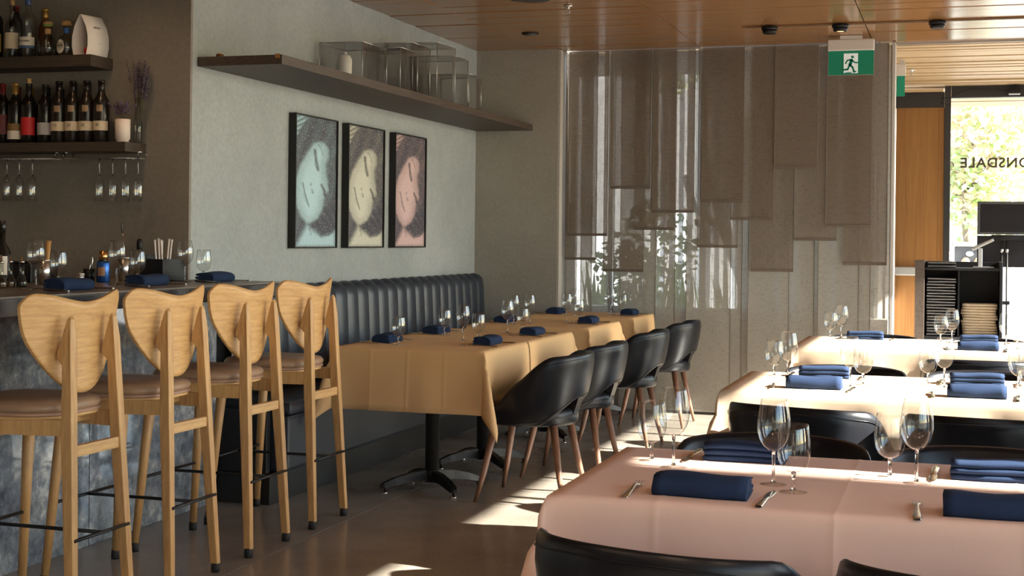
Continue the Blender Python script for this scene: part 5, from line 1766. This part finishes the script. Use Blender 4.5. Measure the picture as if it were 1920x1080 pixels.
tr = thing('light_track', 'brown slot track carrying three spotlights across the ceiling', 'track', (0, 9.62, CEIL))
MB().cbox(-1.42, 1.45, -0.020, 0.020, -0.006, -0.0005, 0.001).build('channel', 'track_brown', tr)
MB().box(-1.40, 1.43, -0.010, 0.010, -0.0075, -0.0062).build('slot', 'joint_dark', tr)
for x, lit, lab in ((-1.235, 0, 'black spotlight at the start of the ceiling track'), (-0.77, 1, 'black spotlight on the track above the exit sign, faintly lit'), (-0.155, 0, 'black spotlight on the track nearest the entry')):
    t = thing('track_spotlight', lab, 'spotlight', (x, 9.62, CEIL - 0.0076), 0, 'track spotlights')
    MB().lathe([(0.055, 0), (0.055, -0.018), (0.050, -0.020)], 24, (0, 0, 0), True, True).build('base', 'black_plastic', t)
    MB().lathe([(0.047, -0.020), (0.047, -0.038), (0.040, -0.044)], 24, (0, 0, 0), True, not lit).build('head', 'black_plastic', t)
    MB().lathe([(0.041, -0.0445), (0.026, -0.0455)], 24, (0, 0, 0), False, False).build('bezel', 'black_metal', t)
    if lit:
        MB().lathe([(0.024, -0.0440), (0.0, -0.0445)], 20).build('lens', 'lamp_glow', t)
t = thing('ceiling_speaker', 'flat dark ceiling speaker by the portrait wall corner', 'speaker', (-2.90, 9.58, CEIL - 0.0005))
MB().lathe([(0.062, 0), (0.062, -0.006), (0.054, -0.010)], 28, (0, 0, 0), True, True).build('rim', 'black_plastic', t)
MB().lathe([(0.050, -0.0102), (0.0, -0.0125)], 28).build('grille', 'frame_grey', t)
t = thing('ceiling_speaker', 'large dark ceiling speaker cut by the top picture edge', 'speaker', (-2.47, 8.14, CEIL - 0.0005))
MB().lathe([(0.135, 0), (0.135, -0.010), (0.120, -0.016)], 32, (0, 0, 0), True, True).build('rim', 'black_plastic', t)
MB().lathe([(0.116, -0.0162), (0.0, -0.020)], 32).build('grille', 'screen_black', t)
for x, y, lab in ((-2.33, 8.50, 'chrome sprinkler head on the wood ceiling'), (-0.40, 12.3, 'small sprinkler head on the pale entry ceiling')):
    t = thing('sprinkler', lab, 'sprinkler', (x, y, CEIL - 0.0005), 0, 'sprinkler heads')
    MB().lathe([(0.030, 0), (0.030, -0.004), (0.012, -0.008), (0.010, -0.020)], 18, (0, 0, 0), True, True).build('escutcheon', 'chrome', t)
    MB().tube([(-0.009, 0, -0.018), (-0.011, 0, -0.032), (0, 0, -0.042), (0.011, 0, -0.032), (0.009, 0, -0.018)], 0.0018, 6).build('yoke', 'chrome', t)
    MB().lathe([(0.0, -0.043), (0.016, -0.044), (0.016, -0.046), (0, -0.046)], 14).build('deflector', 'chrome', t)
t = thing('door_sensor', 'black motion sensor box under the entry header', 'sensor', (0.455, YEND - 0.065, 2.66))
MB().cbox(-0.055, 0.055, -0.03, 0.045, 0.01, 0.062, 0.006).build('body', 'black_plastic', t)
MB().cbox(-0.05, 0.05, -0.025, 0.03, 0.0, 0.010, 0.003).build('lens', 'aluminium', t)
tag(MB().tube([(0.40, YEND - 0.05, 2.70), (0.20, YEND - 0.05, 2.724), (0.05, YEND - 0.05, 2.715), (-0.04, YEND - 0.05, 2.675), (-0.10, YEND - 0.05, 2.645), (-0.17, YEND - 0.06, 2.645), (-0.18, YEND - 0.06, 2.60), (-0.12, YEND - 0.05, 2.575)], 0.004, 6).build('sensor_cable', 'black_plastic'), 'thin black cable looping from the sensor to the door frame', 'cable')

DOWN_W = 105
# warm downlights over the bar
for x, y, lab in ((-3.75, 4.6, 'recessed warm downlight over the bar, above the decanters'), (-3.75, 5.35, 'recessed warm downlight over the bar, above the shelves')):
    t = thing('recessed_downlight', lab, 'downlight', (x, y, CEIL - 0.0005), 0, 'bar downlights')
    MB().lathe([(0.05, 0), (0.05, -0.005), (0.036, -0.006)], 24, (0, 0, 0), True, False).build('ring', 'black_plastic', t)
    MB().lathe([(0.034, -0.0055), (0.0, -0.0055)], 24).build('lens', 'lamp_glow', t)
    ld = bpy.data.lights.new('downlight_bulb', 'SPOT')
    ld.energy = 26
    ld.color = (1.0, 0.62, 0.34)
    ld.spot_size = math.radians(105)
    ld.spot_blend = 0.9
    ld.shadow_soft_size = 0.03
    lo = bpy.data.objects.new('downlight_bulb', ld)
    COL.objects.link(lo)
    lo.parent = t
    lo.location = (0, 0, -0.02)
    lo.rotation_euler = (math.radians(22), 0, 0)

# unseen warm downlights added behind the camera as fill light
for r_, (row, y) in enumerate((('rear row', -1.8), ('middle row', -0.2), ('front row', 1.3))):
    for x, lab in ((-2.4, 'bar side'), (-0.9, 'centre'), (0.6, 'window side')):
        t = thing('recessed_downlight', 'unseen warm fill downlight added behind the camera, %s, %s' % (row, lab), 'downlight', (x, y, CEIL - 0.0005), 0, 'added fill downlights')
        MB().lathe([(0.06, 0), (0.06, -0.005), (0.046, -0.006)], 24, (0, 0, 0), True, False).build('ring', 'black_plastic', t)
        MB().lathe([(0.044, -0.0055), (0.0, -0.0055)], 24).build('lens', 'lamp_glow', t)
        ld = bpy.data.lights.new('downlight_bulb', 'SPOT')
        ld.energy = DOWN_W
        ld.color = (1.0, 0.74, 0.50)
        ld.spot_size = math.radians(150)
        ld.spot_blend = 1.0
        ld.shadow_soft_size = 0.05
        lo = bpy.data.objects.new('downlight_bulb', ld)
        COL.objects.link(lo)
        lo.parent = t
        lo.location = (0, 0, -0.02)
